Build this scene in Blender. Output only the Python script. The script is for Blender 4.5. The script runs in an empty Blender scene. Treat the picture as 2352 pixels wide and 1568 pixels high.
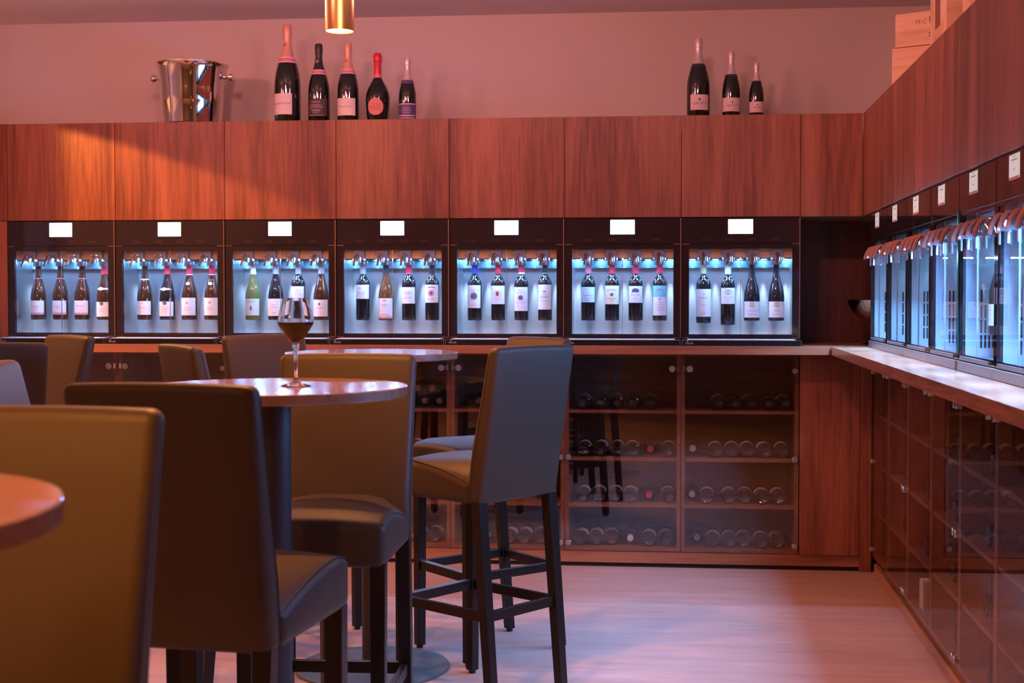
import bpy, bmesh, math, random
from mathutils import Vector, Matrix
random.seed(7)
R = math.radians
PI = math.pi
scene = bpy.context.scene
COL = scene.collection

# ------------------------------------------------------------------ materials
def new_mat(name):
    m = bpy.data.materials.new(name); m.use_nodes = True
    nt = m.node_tree
    return m, nt, nt.nodes['Principled BSDF'], nt.nodes['Material Output']

def plain(name, col, rough=.5, metal=0., spec=.5, emit=None, estr=0., coat=0., bump=0., bscale=200.):
    m, nt, b, out = new_mat(name)
    b.inputs['Base Color'].default_value = (*col, 1)
    b.inputs['Roughness'].default_value = rough
    b.inputs['Metallic'].default_value = metal
    b.inputs['Specular IOR Level'].default_value = spec
    b.inputs['Coat Weight'].default_value = coat
    b.inputs['Coat Roughness'].default_value = .05
    if emit:
        b.inputs['Emission Color'].default_value = (*emit, 1)
        b.inputs['Emission Strength'].default_value = estr
    if bump:
        tc = nt.nodes.new('ShaderNodeTexCoord'); n = nt.nodes.new('ShaderNodeTexNoise')
        n.inputs['Scale'].default_value = bscale; n.inputs['Detail'].default_value = 3
        bp = nt.nodes.new('ShaderNodeBump'); bp.inputs['Strength'].default_value = bump; bp.inputs['Distance'].default_value = .002
        nt.links.new(tc.outputs['Object'], n.inputs['Vector']); nt.links.new(n.outputs['Fac'], bp.inputs['Height'])
        nt.links.new(bp.outputs['Normal'], b.inputs['Normal'])
    return m

def wood(name, cols, axis='z', rough=.42, broad=7., fine=70., stretch=.06, spec=.4, coat=0.):
    """streaky veneer, grain along the given axis"""
    m, nt, b, out = new_mat(name)
    N = nt.nodes; L = nt.links
    tc = N.new('ShaderNodeTexCoord'); oi = N.new('ShaderNodeObjectInfo')
    add = N.new('ShaderNodeVectorMath'); add.operation = 'ADD'
    mul = N.new('ShaderNodeVectorMath'); mul.operation = 'SCALE'; mul.inputs['Scale'].default_value = 37.
    comb = N.new('ShaderNodeCombineXYZ')
    for i in range(3): L.new(oi.outputs['Random'], comb.inputs[i])
    L.new(comb.outputs[0], mul.inputs[0]); L.new(tc.outputs['Object'], add.inputs[0]); L.new(mul.outputs[0], add.inputs[1])
    s = {'x': (stretch, 1, 1), 'y': (1, stretch, 1), 'z': (1, 1, stretch)}[axis]
    mp = N.new('ShaderNodeMapping'); mp.inputs['Scale'].default_value = s; L.new(add.outputs[0], mp.inputs['Vector'])
    n1 = N.new('ShaderNodeTexNoise'); n1.inputs['Scale'].default_value = broad; n1.inputs['Detail'].default_value = 4; n1.inputs['Distortion'].default_value = .9
    n2 = N.new('ShaderNodeTexNoise'); n2.inputs['Scale'].default_value = fine; n2.inputs['Detail'].default_value = 3
    L.new(mp.outputs[0], n1.inputs['Vector']); L.new(mp.outputs[0], n2.inputs['Vector'])
    mx = N.new('ShaderNodeMath'); mx.operation = 'MULTIPLY_ADD'; mx.inputs[1].default_value = .35
    L.new(n2.outputs['Fac'], mx.inputs[0]); 
    sc = N.new('ShaderNodeMath'); sc.operation = 'MULTIPLY'; sc.inputs[1].default_value = .65
    L.new(n1.outputs['Fac'], sc.inputs[0]); L.new(sc.outputs[0], mx.inputs[2])
    rp = N.new('ShaderNodeValToRGB'); e = rp.color_ramp.elements
    e[0].position = .36; e[0].color = (*cols[0], 1); e[1].position = .64; e[1].color = (*cols[-1], 1)
    if len(cols) > 2:
        k = rp.color_ramp.elements.new(.5); k.color = (*cols[1], 1)
    L.new(mx.outputs[0], rp.inputs['Fac']); L.new(rp.outputs['Color'], b.inputs['Base Color'])
    b.inputs['Roughness'].default_value = rough; b.inputs['Specular IOR Level'].default_value = spec; b.inputs['Coat Weight'].default_value = coat; b.inputs['Coat Roughness'].default_value = .09
    bp = N.new('ShaderNodeBump'); bp.inputs['Strength'].default_value = .08; bp.inputs['Distance'].default_value = .001
    L.new(n2.outputs['Fac'], bp.inputs['Height']); L.new(bp.outputs['Normal'], b.inputs['Normal'])
    return m

def thin_glass(name, tint=(1, 1, 1), ior=1.5, rough=0.):
    """a clear sheet: what is not mirrored by Fresnel goes straight through"""
    m = bpy.data.materials.new(name); m.use_nodes = True; nt = m.node_tree; nt.nodes.clear()
    o = nt.nodes.new('ShaderNodeOutputMaterial'); t = nt.nodes.new('ShaderNodeBsdfTransparent'); g = nt.nodes.new('ShaderNodeBsdfGlossy')
    f = nt.nodes.new('ShaderNodeFresnel'); mx = nt.nodes.new('ShaderNodeMixShader')
    t.inputs['Color'].default_value = (*tint, 1); g.inputs['Roughness'].default_value = rough; f.inputs['IOR'].default_value = ior
    ge = nt.nodes.new('ShaderNodeNewGeometry'); iv = nt.nodes.new('ShaderNodeMath'); iv.operation = 'SUBTRACT'; iv.inputs[0].default_value = 1.
    pr = nt.nodes.new('ShaderNodeMath'); pr.operation = 'MULTIPLY'       # mirror only on entering the sheet: no total reflection inside it
    nt.links.new(ge.outputs['Backfacing'], iv.inputs[1]); nt.links.new(f.outputs[0], pr.inputs[0]); nt.links.new(iv.outputs[0], pr.inputs[1])
    nt.links.new(pr.outputs[0], mx.inputs[0]); nt.links.new(t.outputs[0], mx.inputs[1]); nt.links.new(g.outputs[0], mx.inputs[2]); nt.links.new(mx.outputs[0], o.inputs[0])
    return m

def solid_glass(name, col=(1, 1, 1), ior=1.48, rough=0.):
    m = bpy.data.materials.new(name); m.use_nodes = True; nt = m.node_tree; nt.nodes.clear()
    o = nt.nodes.new('ShaderNodeOutputMaterial'); g = nt.nodes.new('ShaderNodeBsdfGlass')
    g.inputs['Color'].default_value = (*col, 1); g.inputs['IOR'].default_value = ior; g.inputs['Roughness'].default_value = rough
    nt.links.new(g.outputs[0], o.inputs[0]); return m

def brushed(name, col, rough=.22, scale=(3, 3, 500), bump=.25, metal=1.):
    m, nt, b, out = new_mat(name)
    b.inputs['Base Color'].default_value = (*col, 1); b.inputs['Metallic'].default_value = metal; b.inputs['Roughness'].default_value = rough
    tc = nt.nodes.new('ShaderNodeTexCoord'); mp = nt.nodes.new('ShaderNodeMapping'); mp.inputs['Scale'].default_value = scale
    n = nt.nodes.new('ShaderNodeTexNoise'); n.inputs['Scale'].default_value = 1.; n.inputs['Detail'].default_value = 2
    bp = nt.nodes.new('ShaderNodeBump'); bp.inputs['Strength'].default_value = bump; bp.inputs['Distance'].default_value = .001
    nt.links.new(tc.outputs['Object'], mp.inputs['Vector']); nt.links.new(mp.outputs[0], n.inputs['Vector']); nt.links.new(n.outputs['Fac'], bp.inputs['Height'])
    nt.links.new(bp.outputs['Normal'], b.inputs['Normal']); return m

def floor_mat():
    m, nt, b, out = new_mat('floor_laminate')
    N = nt.nodes; L = nt.links
    tc = N.new('ShaderNodeTexCoord')
    mp = N.new('ShaderNodeMapping'); mp.inputs['Scale'].default_value = (1.3, 16, 1)
    mp2 = N.new('ShaderNodeMapping'); mp2.inputs['Scale'].default_value = (6, 120, 1)
    n1 = N.new('ShaderNodeTexNoise'); n1.inputs['Scale'].default_value = 1.; n1.inputs['Detail'].default_value = 4
    n2 = N.new('ShaderNodeTexNoise'); n2.inputs['Scale'].default_value = 1.; n2.inputs['Detail'].default_value = 3
    L.new(tc.outputs['Object'], mp.inputs[0]); L.new(tc.outputs['Object'], mp2.inputs[0]); L.new(mp.outputs[0], n1.inputs['Vector']); L.new(mp2.outputs[0], n2.inputs['Vector'])
    ma = N.new('ShaderNodeMath'); ma.operation = 'MULTIPLY_ADD'; ma.inputs[1].default_value = .5
    h = N.new('ShaderNodeMath'); h.operation = 'MULTIPLY'; h.inputs[1].default_value = .5
    L.new(n2.outputs['Fac'], h.inputs[0]); L.new(n1.outputs['Fac'], ma.inputs[0]); L.new(h.outputs[0], ma.inputs[2])
    rp = N.new('ShaderNodeValToRGB'); e = rp.color_ramp.elements
    e[0].position = .3; e[0].color = (.33, .205, .17, 1); e[1].position = .7; e[1].color = (.50, .345, .30, 1)
    L.new(ma.outputs[0], rp.inputs[0]); L.new(rp.outputs[0], b.inputs['Base Color'])
    b.inputs['Roughness'].default_value = .38; b.inputs['Specular IOR Level'].default_value = .45
    return m

M = {}
M['wall'] = plain('wall_paint', (.60, .53, .48), .9, bump=.05, bscale=300)
M['wall_dark'] = plain('rear_wall_paint', (.20, .15, .11), .9)
M['ceiling'] = plain('ceiling_paint', (.78, .74, .70), .95)
M['floor'] = floor_mat()
WC = [(.125, .034, .016), (.235, .073, .034), (.33, .112, .055)]
M['wood_v'] = wood('cherry_veneer_upright', WC, 'z')
M['wood_x'] = wood('cherry_veneer_lengthwise', [(.22, .085, .04), (.34, .14, .07), (.42, .19, .10)], 'x', rough=.36)
M['wood_y'] = wood('cherry_veneer_crosswise', [(.22, .085, .04), (.34, .14, .07), (.42, .19, .10)], 'y', rough=.24, spec=.65)
M['wood_dark'] = wood('dark_veneer', [(.045, .012, .008), (.08, .022, .013), (.12, .036, .02)], 'z', rough=.5)
M['carcass'] = wood('carcass_wood', [(.16, .055, .025), (.22, .085, .04), (.28, .115, .055)], 'x', rough=.5)
M['tabletop'] = wood('table_laminate', [(.26, .13, .08), (.33, .18, .11), (.38, .22, .14)], 'x', rough=.22, coat=.7, broad=4, fine=50, spec=.6)
M['crate'] = wood('pine_crate', [(.50, .28, .14), (.66, .42, .24), (.74, .50, .31)], 'x', rough=.7, broad=5, fine=40)
M['leather'] = plain('taupe_leather', (.056, .036, .0225), .5, spec=.28, bump=.12, bscale=420)
M['seam'] = plain('dark_seam', (.03, .02, .016), .7)
M['leg'] = plain('espresso_wood', (.011, .007, .0055), .36, spec=.32)
M['black'] = plain('black_plastic', (.005, .005, .005), .3)
M['blackglass'] = plain('black_glass', (.024, .016, .016), .04, spec=.6)  # base lifted in place of the lit room's reflection
M['rubber'] = plain('black_rubber', (.01, .01, .01), .7)
M['column'] = plain('graphite_column', (.045, .042, .042), .4, metal=.3)
M['basemetal'] = plain('graphite_base_plate', (.10, .12, .13), .5, metal=.2)
M['sidewhite'] = plain('pale_side_liner', (.40, .50, .54), .38, metal=.35)
M['steel'] = brushed('brushed_steel', (.36, .36, .40), .36, (6, 6, 700), .35, .6)
M['steelside'] = brushed('brushed_side_steel', (.66, .68, .70), .30, (400, 400, 4), .2)
M['spout'] = plain('grey_spout', (.26, .30, .36), .4, metal=.2)
M['nozzle'] = plain('grey_nozzle', (.26, .27, .31), .35, metal=.6)
M['grille'] = plain('tray_grille', (.62, .68, .72), .45)
M['rail'] = plain('blue_grey_rail', (.10, .15, .19), .45, metal=.4)
M['satin'] = plain('satin_steel', (.55, .56, .58), .3, metal=1)
M['chrome'] = plain('polished_steel', (.86, .85, .84), .05, metal=1)
M['darkchrome'] = plain('darker_steel', (.42, .38, .36), .08, metal=1)  # steel colour set darker than the polished one
M['plinthsteel'] = plain('plinth_steel', (.55, .53, .54), .35, metal=.85)
M['copper'] = plain('copper_trim', (.26, .15, .10), .35, metal=.6)
M['valance'] = plain('steel_orange_reflection', (.62, .34, .17), .38, metal=.75)  # steel strip, the room's orange reflection put into its colour
M['lever'] = plain('tan_lever', (.50, .17, .09), .6, spec=.2)
M['leverend'] = plain('brown_lever', (.12, .05, .025), .45)
M['brass'] = brushed('aged_brass', (.70, .42, .16), .30, (120, 120, 30), .12)
M['brassin'] = plain('lamp_inside', (.9, .72, .45), .4)
M['screen'] = plain('screen_light', (.9, .95, .95), .3, emit=(.93, 1., .98), estr=6.5)
M['led'] = plain('cool_led', (.9, .95, 1), .4, emit=(.26, .58, 1.), estr=150)
M['bulb'] = plain('warm_bulb', (1, .8, .5), .4, emit=(1, .62, .25), estr=260)
M['paneglass'] = thin_glass('door_glass', (.97, .99, 1.), 1.45)
M['cabglass'] = thin_glass('smoked_cabinet_glass', (.95, .93, .92), 2.2)
M['glassedge'] = plain('teal_glass_edge', (.01, .10, .10), .15)
M['wineglass'] = thin_glass('stemware_bowl', (.98, .97, .97), 1.45)
M['stemglass'] = solid_glass('stemware_stem', (1, 1, 1), 1.45)
M['wine'] = plain('red_wine', (.005, .0004, .0004), .12, spec=.22)
M['buttons'] = plain('button_outline', (.10, .06, .05), .5)
M['print'] = plain('label_ink', (.10, .10, .14), .7)
M['printred'] = plain('label_red', (.45, .03, .05), .7)
M['printgold'] = plain('label_gold', (.60, .42, .26), .6)
M['logo'] = plain('logo_grey', (.55, .55, .58), .6)
M['white'] = plain('white_paper', (.80, .80, .78), .7)
M['dimscreen'] = plain('text_screen', (.5, .5, .5), .4, emit=(.50, .56, .50), estr=.62)
M['cardred'] = plain('card_red_edge', (.62, .22, .16), .7)
M['cream'] = plain('cream_paper', (.80, .74, .50), .7)
M['bluepaper'] = plain('pale_blue_paper', (.55, .74, .88), .7)
M['greenpaper'] = plain('pale_green_paper', (.62, .74, .62), .7)
M['turq'] = plain('turquoise_paper', (.20, .52, .56), .7)
M['pinkpaper'] = plain('pink_strip', (.60, .32, .34), .7)
M['gb_dark'] = plain('dark_bottle_glass', (.008, .010, .012), .06, spec=.75)
M['gb_brown'] = plain('amber_bottle_glass', (.045, .016, .007), .06, spec=.75)
M['gb_amber'] = plain('light_amber_bottle_glass', (.12, .045, .015), .07, spec=.7)
M['gb_green'] = plain('yellow_green_bottle_glass', (.13, .14, .04), .07, spec=.7)
M['gb_champ'] = plain('champagne_bottle_glass', (.006, .010, .007), .05, spec=.7)
M['cap_red'] = plain('red_capsule', (.62, .03, .06), .35)
M['cap_pinkred'] = plain('rose_capsule', (.70, .16, .25), .35)
M['cap_blue'] = plain('blue_capsule', (.04, .05, .35), .35)
M['cap_grey'] = plain('grey_capsule', (.36, .34, .37), .35)
M['cap_dark'] = plain('dark_capsule', (.03, .03, .035), .35)
M['cap_gold'] = plain('gold_capsule', (.62, .46, .28), .35, metal=.3)
M['cap_white'] = plain('white_capsule', (.72, .70, .70), .4)
M['foil_pink'] = plain('pink_foil', (.70, .36, .24), .35, metal=.2)
M['foil_black'] = plain('black_foil', (.025, .022, .022), .4)
M['foil_red'] = plain('red_foil', (.62, .02, .03), .35)
M['foil_silver'] = plain('pale_foil', (.66, .56, .56), .3, metal=.35)
M['band_violet'] = plain('violet_band', (.10, .06, .16), .5)
M['lab_pink'] = plain('rosy_label', (.70, .56, .54), .7)
M['lab_brown'] = plain('brown_label', (.075, .035, .028), .6)
M['lab_coral'] = plain('coral_label', (.66, .23, .18), .7)
M['dark_in'] = plain('shadow_gap', (.012, .006, .005), .8)
M['cart'] = plain('grey_carton', (.52, .46, .46), .8)
M['glow_red'] = plain('wine_glint', (.3, .01, .02), .2)

# ------------------------------------------------------------------ mesh building
class MB:
    def __init__(s): s.v = []; s.f = []; s.smooth = []
    def add(s, vs, fs, smooth=False):
        b = len(s.v); s.v += [tuple(v) for v in vs]; s.f += [tuple(i + b for i in f) for f in fs]; s.smooth += [smooth] * len(fs); return s
    def box(s, x0, x1, y0, y1, z0, z1):
        v = [(x, y, z) for z in (z0, z1) for y in (y0, y1) for x in (x0, x1)]
        return s.add(v, [(0, 2, 3, 1), (4, 5, 7, 6), (0, 1, 5, 4), (2, 6, 7, 3), (0, 4, 6, 2), (1, 3, 7, 5)])
    def lathe(s, prof, n=32, c=(0, 0, 0), axis='z', smooth=True, closed=False, caps=True):
        vs = []; fs = []
        for r, z in prof:
            for k in range(n):
                a = 2 * PI * k / n; p = (r * math.cos(a), r * math.sin(a), z)
                if axis == 'y': p = (p[0], p[2], -p[1])
                if axis == 'x': p = (p[2], p[0], p[1])
                vs.append((p[0] + c[0], p[1] + c[1], p[2] + c[2]))
        m = len(prof)
        for i in range(m - 1 if not closed else m):
            j = (i + 1) % m
            for k in range(n):
                k2 = (k + 1) % n
                fs.append((i * n + k, i * n + k2, j * n + k2, j * n + k))
        if not closed and caps:
            if prof[0][0] > 1e-6: fs.append(tuple(range(n - 1, -1, -1)))
            if prof[-1][0] > 1e-6: fs.append(tuple((m - 1) * n + k for k in range(n)))
        return s.add(vs, fs, smooth)
    def cyl(s, r, z0, z1, n=24, c=(0, 0, 0), axis='z'):
        return s.lathe([(r, z0), (r, z1)], n, c, axis)
    def tube(s, pts, r, n=8):
        pts = [Vector(p) for p in pts]; vs = []; fs = []
        for i, p in enumerate(pts):
            t = (pts[min(i + 1, len(pts) - 1)] - pts[max(i - 1, 0)]).normalized()
            a = t.cross(Vector((0, 0, 1)))
            if a.length < .05: a = t.cross(Vector((0, 1, 0)))
            a.normalize(); b = t.cross(a)
            rr = r[i] if isinstance(r, (list, tuple)) else r
            for k in range(n):
                q = 2 * PI * k / n; vs.append(p + a * rr * math.cos(q) + b * rr * math.sin(q))
        for i in range(len(pts) - 1):
            for k in range(n):
                k2 = (k + 1) % n; fs.append((i * n + k, i * n + k2, (i + 1) * n + k2, (i + 1) * n + k))
        fs.append(tuple(range(n - 1, -1, -1))); fs.append(tuple((len(pts) - 1) * n + k for k in range(n)))
        return s.add(vs, fs, True)
    def beam(s, p, q, w, h, up=(0, 0, 1)):
        """square bar from p to q"""
        p, q = Vector(p), Vector(q); t = (q - p).normalized(); u = Vector(up); a = t.cross(u).normalized(); b = a.cross(t).normalized()
        vs = []
        for e in (p, q):
            for sa, sb in ((-1, -1), (1, -1), (1, 1), (-1, 1)): vs.append(e + a * sa * w / 2 + b * sb * h / 2)
        return s.add(vs, [(0, 3, 2, 1), (4, 5, 6, 7), (0, 1, 5, 4), (1, 2, 6, 5), (2, 3, 7, 6), (3, 0, 4, 7)])
    def frustum(s, c0, w0, c1, w1):
        """tapered square post"""
        vs = []
        for c, w in ((c0, w0), (c1, w1)):
            for sx, sy in ((-1, -1), (1, -1), (1, 1), (-1, 1)): vs.append((c[0] + sx * w / 2, c[1] + sy * w / 2, c[2]))
        return s.add(vs, [(0, 3, 2, 1), (4, 5, 6, 7), (0, 1, 5, 4), (1, 2, 6, 5), (2, 3, 7, 6), (3, 0, 4, 7)])
    def soft(s, h, r, deform=None, extra=4):
        """rounded block of half sizes h, corner radius r, bent by deform(x,y,z)"""
        def axis(a):
            t = [-a + r * (1 - math.cos(R(q))) * 1. for q in (0, 22, 45, 68)] + [-a + r]
            inner = [-a + r + (2 * a - 2 * r) * k / extra for k in range(1, extra)]
            return t + inner + [-q for q in reversed(t)]
        A = [axis(x) for x in h]; idx = {}; vs = []; fs = []
        def vid(i, j, k):
            key = (i, j, k)
            if key not in idx:
                p = Vector((A[0][i], A[1][j], A[2][k])); c = Vector([max(-h[q] + r, min(h[q] - r, p[q])) for q in range(3)])
                d = p - c
                if d.length > 1e-9:
                    # project the cube shell to the rounded shell
                    d = d.normalized() * r
                p = c + d
                if deform: p = Vector(deform(*p))
                idx[key] = len(vs); vs.append(p)
            return idx[key]
        n = [len(a) - 1 for a in A]
        for i in range(n[0]):
            for j in range(n[1]):
                fs.append((vid(i, j, 0), vid(i, j + 1, 0), vid(i + 1, j + 1, 0), vid(i + 1, j, 0)))
                fs.append((vid(i, j, n[2]), vid(i + 1, j, n[2]), vid(i + 1, j + 1, n[2]), vid(i, j + 1, n[2])))
        for i in range(n[0]):
            for k in range(n[2]):
                fs.append((vid(i, 0, k), vid(i + 1, 0, k), vid(i + 1, 0, k + 1), vid(i, 0, k + 1)))
                fs.append((vid(i, n[1], k), vid(i, n[1], k + 1), vid(i + 1, n[1], k + 1), vid(i + 1, n[1], k)))
        for j in range(n[1]):
            for k in range(n[2]):
                fs.append((vid(0, j, k), vid(0, j, k + 1), vid(0, j + 1, k + 1), vid(0, j + 1, k)))
                fs.append((vid(n[0], j, k), vid(n[0], j + 1, k), vid(n[0], j + 1, k + 1), vid(n[0], j, k + 1)))
        return s.add(vs, fs, True)
    def patch(s, r, a0, a1, z0, z1, n=14, t=.0005):
        """a sheet wrapped round an upright bottle; angle 0 faces -y"""
        vs = []; fs = []
        for k in range(n + 1):
            a = a0 + (a1 - a0) * k / n
            for rr in (r, r + t):
                for z in (z0, z1): vs.append((rr * math.sin(a), -rr * math.cos(a), z))
        for k in range(n):
            b = k * 4; c = b + 4
            fs += [(b + 2, c + 2, c + 3, b + 3), (b, b + 1, c + 1, c), (b + 1, b + 3, c + 3, c + 1), (b, c, c + 2, b + 2)]
        fs += [(0, 2, 3, 1), (n * 4, n * 4 + 1, n * 4 + 3, n * 4 + 2)]
        return s.add(vs, fs, True)
    def disc_on(s, r, ac, zc, rad, n=20, t=.0004, sy=1.):
        """a round mark wrapped on a bottle of radius r"""
        vs = [(( r + t) * math.sin(ac), -(r + t) * math.cos(ac), zc)]
        for k in range(n):
            q = 2 * PI * k / n; a = ac + rad * math.cos(q) / r; vs.append(((r + t) * math.sin(a), -(r + t) * math.cos(a), zc + sy * rad * math.sin(q)))
        return s.add(vs, [(0, 1 + k, 1 + (k + 1) % n) for k in range(n)])
    def build(s, name, mat, parent=None, loc=None, bevel=0., mats=None):
        me = bpy.data.meshes.new(name); me.from_pydata(s.v, [], s.f)
        me.polygons.foreach_set('use_smooth', s.smooth); me.update()
        me.materials.append(mat)
        o = bpy.data.objects.new(name, me); COL.objects.link(o)
        if parent: o.parent = parent
        if loc: o.location = loc
        if any(s.smooth) and not all(s.smooth) or any(s.smooth):
            try: me.set_sharp_from_angle(angle=R(38))
            except Exception: pass
        if bevel:
            b = o.modifiers.new('b', 'BEVEL'); b.width = bevel; b.segments = 2; b.limit_method = 'ANGLE'; b.angle_limit = R(40)
        return o

def tag(o, label=None, cat=None, group=None, kind=None):
    if label: o['label'] = label
    if cat: o['category'] = cat
    if group: o['group'] = group
    if kind: o['kind'] = kind
    return o
def thing(name, loc, label, cat, group=None, rz=0.):
    o = bpy.data.objects.new(name, None); COL.objects.link(o); o.location = loc; o.rotation_euler = (0, 0, rz); o.empty_display_size = .05
    return tag(o, label, cat, group)
def dup(root, loc=None, rz=None, label=None, group=None):
    r = root.copy(); COL.objects.link(r)
    if loc is not None: r.location = loc
    if rz is not None: r.rotation_euler = (0, 0, rz)
    if label: r['label'] = label
    if group: r['group'] = group
    for ch in list(root.children):
        c = ch.copy(); COL.objects.link(c); c.parent = r
        for g in list(ch.children):
            d = g.copy(); COL.objects.link(d); d.parent = c
    return r
def struct(name, mb, mat, label=None, bevel=0.):
    o = mb.build(name, mat, bevel=bevel); o['kind'] = 'structure'
    if label: o['label'] = label
    return o

def text_mesh(body, size, extrude=0., align='CENTER'):
    cu = bpy.data.curves.new('lettering', 'FONT'); cu.body = body; cu.size = size; cu.align_x = align; cu.align_y = 'CENTER'
    cu.resolution_u = 1; cu.extrude = extrude
    ob = bpy.data.objects.new('lettering', cu); COL.objects.link(ob)
    dg = bpy.context.evaluated_depsgraph_get(); dg.update()
    me = bpy.data.meshes.new_from_object(ob.evaluated_get(dg)); vs = [v.co.copy() for v in me.vertices]; fs = [tuple(p.vertices) for p in me.polygons]
    bpy.data.objects.remove(ob); bpy.data.meshes.remove(me)
    return vs, fs
def text_on(mb, body, size, r, zc, ac=0., squeeze=None):
    vs, fs = text_mesh(body, size)
    if squeeze:
        w = max(v.x for v in vs) - min(v.x for v in vs); k = squeeze / w
        for v in vs: v.x *= k
    out = []
    for v in vs:
        a = ac + v.x / r; out.append(((r + .0007) * math.sin(a), -(r + .0007) * math.cos(a), zc + v.y))
    mb.add(out, fs)

ORD = ['first', 'second', 'third', 'fourth', 'fifth', 'sixth', 'seventh', 'eighth', 'ninth', 'tenth']

# ------------------------------------------------------------------ key measures (metres)
YM = 6.942          # face of the dispensers and wall cabinets along the back
XR = .965           # face of the run along the side wall
ZC = 1.154          # worktop
ZB, ZT = 1.806, 2.324   # wall cabinets
PW = .547           # pitch of the side cabinets
PM, XM = .530, .930 # pitch and face of the machines on the side run
YE = 6.745          # where the side run of machines begins
YBACK, XSIDE, ZCEIL = 7.50, 1.56, 2.97

# ------------------------------------------------------------------ room shell
struct('floor', MB().box(-5.3, XSIDE, -3.0, YBACK, -.05, 0), M['floor'])
struct('ceiling', MB().box(-5.3, XSIDE, -3.0, YBACK, ZCEIL, ZCEIL + .06), M['ceiling'])
struct('wall_back', MB().box(-5.3, XSIDE + .1, YBACK, YBACK + .1, 0, ZCEIL), M['wall'])
struct('wall_right', MB().box(XSIDE, XSIDE + .1, -3.0, YBACK, 0, ZCEIL), M['wall'])
struct('wall_left', MB().box(-5.4, -5.3, -3.0, YBACK, 0, ZCEIL), M['wall'])
struct('wall_rear', MB().box(-5.4, XSIDE + .1, -3.1, -3.0, 0, ZCEIL), M['wall_dark'])
struct('baseboard_back', MB().box(-4.2, .905, 6.972, 6.99, .022, .080), M['wood_x'])
struct('trim_1', MB().box(-4.2, .958, 6.98, 6.998, .001, .021), M['dark_in'])
struct('baseboard_right', MB().box(.972, .99, 2.6, 6.90, .001, .055), M['wood_y'])

# ------------------------------------------------------------------ wall cabinets
names_c = ['seventh', 'sixth', 'fifth', 'fourth', 'third', 'second', 'first']
def wall_cabinet(x0, x1, label, y=YM, depth=.54):
    t = thing('wall_cabinet', ((x0 + x1) / 2, y, ZB), label, 'cabinet', 'cherry wall cabinets along the back')
    h = (x1 - x0) / 2; z = ZT - ZB
    MB().box(-h + .001, h - .001, .021, depth, 0, z - .001).build('carcass', M['wood_v'], t)
    MB().box(-h + .0016, h - .0016, 0, .019, .001, z).build('door', M['wood_v'], t, bevel=.0012)
    return t
for i in range(7):
    wall_cabinet(-3.6 + .6 * i, -3.0 + .6 * i, 'flat cherry cabinet door above the %s wine dispenser counted from the corner bowl' % names_c[i])
wall_cabinet(.6, .9112, 'narrow cherry cabinet filling the corner above the steel bowl')
wall_cabinet(-4.2, -3.6, 'cherry cabinet at the frame edge, only a sliver showing beside the orange light')
def side_cabinet(y0, y1, label):
    t = thing('wall_cabinet', (.912, (y0 + y1) / 2, ZB), label, 'cabinet', 'cherry wall cabinets on the side wall')
    h = (y1 - y0) / 2; z = ZT - ZB
    MB().box(.021, .60, -h + .001, h - .001, 0, z - .001).build('carcass', M['wood_v'], t)
    MB().box(0, .019, -h + .0016, h - .0016, .001, z).build('door', M['wood_v'], t, bevel=.0012)
side_cabinet(4.587, YM - .003, 'long cherry side cabinet meeting the back row, wooden crates on top')
side_cabinet(2.3, 4.587, 'long cherry side cabinet past the door seam, above the last text screen')

# ------------------------------------------------------------------ worktops
wt = thing('worktop', (-1.7, 6.75, ZC - .041), 'cherry worktop along the back wall under seven lit wine dispensers', 'counter')
m = MB(); vs = []
x0, x1 = -2.5, .733 + 1.7
m.add([(x0, 0, 0), (x1 - .010, 0, 0), (x1 + .70, .70, 0), (x1 + .70, .742, 0), (x0, .742, 0), (x0, 0, .041), (x1, 0, .041), (x1 + .70, .70, .041), (x1 + .70, .742, .041), (x0, .742, .041)],
      [(0, 4, 3, 2, 1), (5, 6, 7, 8, 9), (0, 1, 6, 5), (1, 2, 7, 6), (2, 3, 8, 7), (3, 4, 9, 8), (4, 0, 5, 9)])
m.build('board', M['wood_x'], wt)
wt2 = thing('worktop', (.737, 4.5, ZC - .041), 'cherry worktop along the side wall, its top shining lavender', 'counter')
m = MB(); e = 6.747 - 4.5
m.add([(0, -2.4, 0), (.815, -2.4, 0), (.815, e + .60, 0), (.70, e + .692, 0), (0, e - .003, 0), (0, -2.4, .041), (.815, -2.4, .041), (.815, e + .60, .041), (.70, e + .692, .041), (0, e - .003, .041)],
      [(0, 4, 3, 2, 1), (5, 6, 7, 8, 9), (0, 1, 6, 5), (1, 2, 7, 6), (2, 3, 8, 7), (3, 4, 9, 8), (4, 0, 5, 9)])
m.build('board', M['wood_y'], wt2)
# an added beam blocker, the end filler and the alcove lining
struct('beam_blocker', MB().box(-4.05, -3.75, 6.15, 6.45, .001, ZCEIL - .001), M['wall'])  # unseen pier added to cut a straight edge on the orange beam
struct('trim_5', MB().box(-4.15, -3.603, YM, YM + .02, ZC + .002, ZB - .002), M['wood_v'])
struct('trim_2', MB().box(.606, 1.545, 7.44, 7.46, ZC + .002, ZB - .002), M['wood_dark'])

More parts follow.
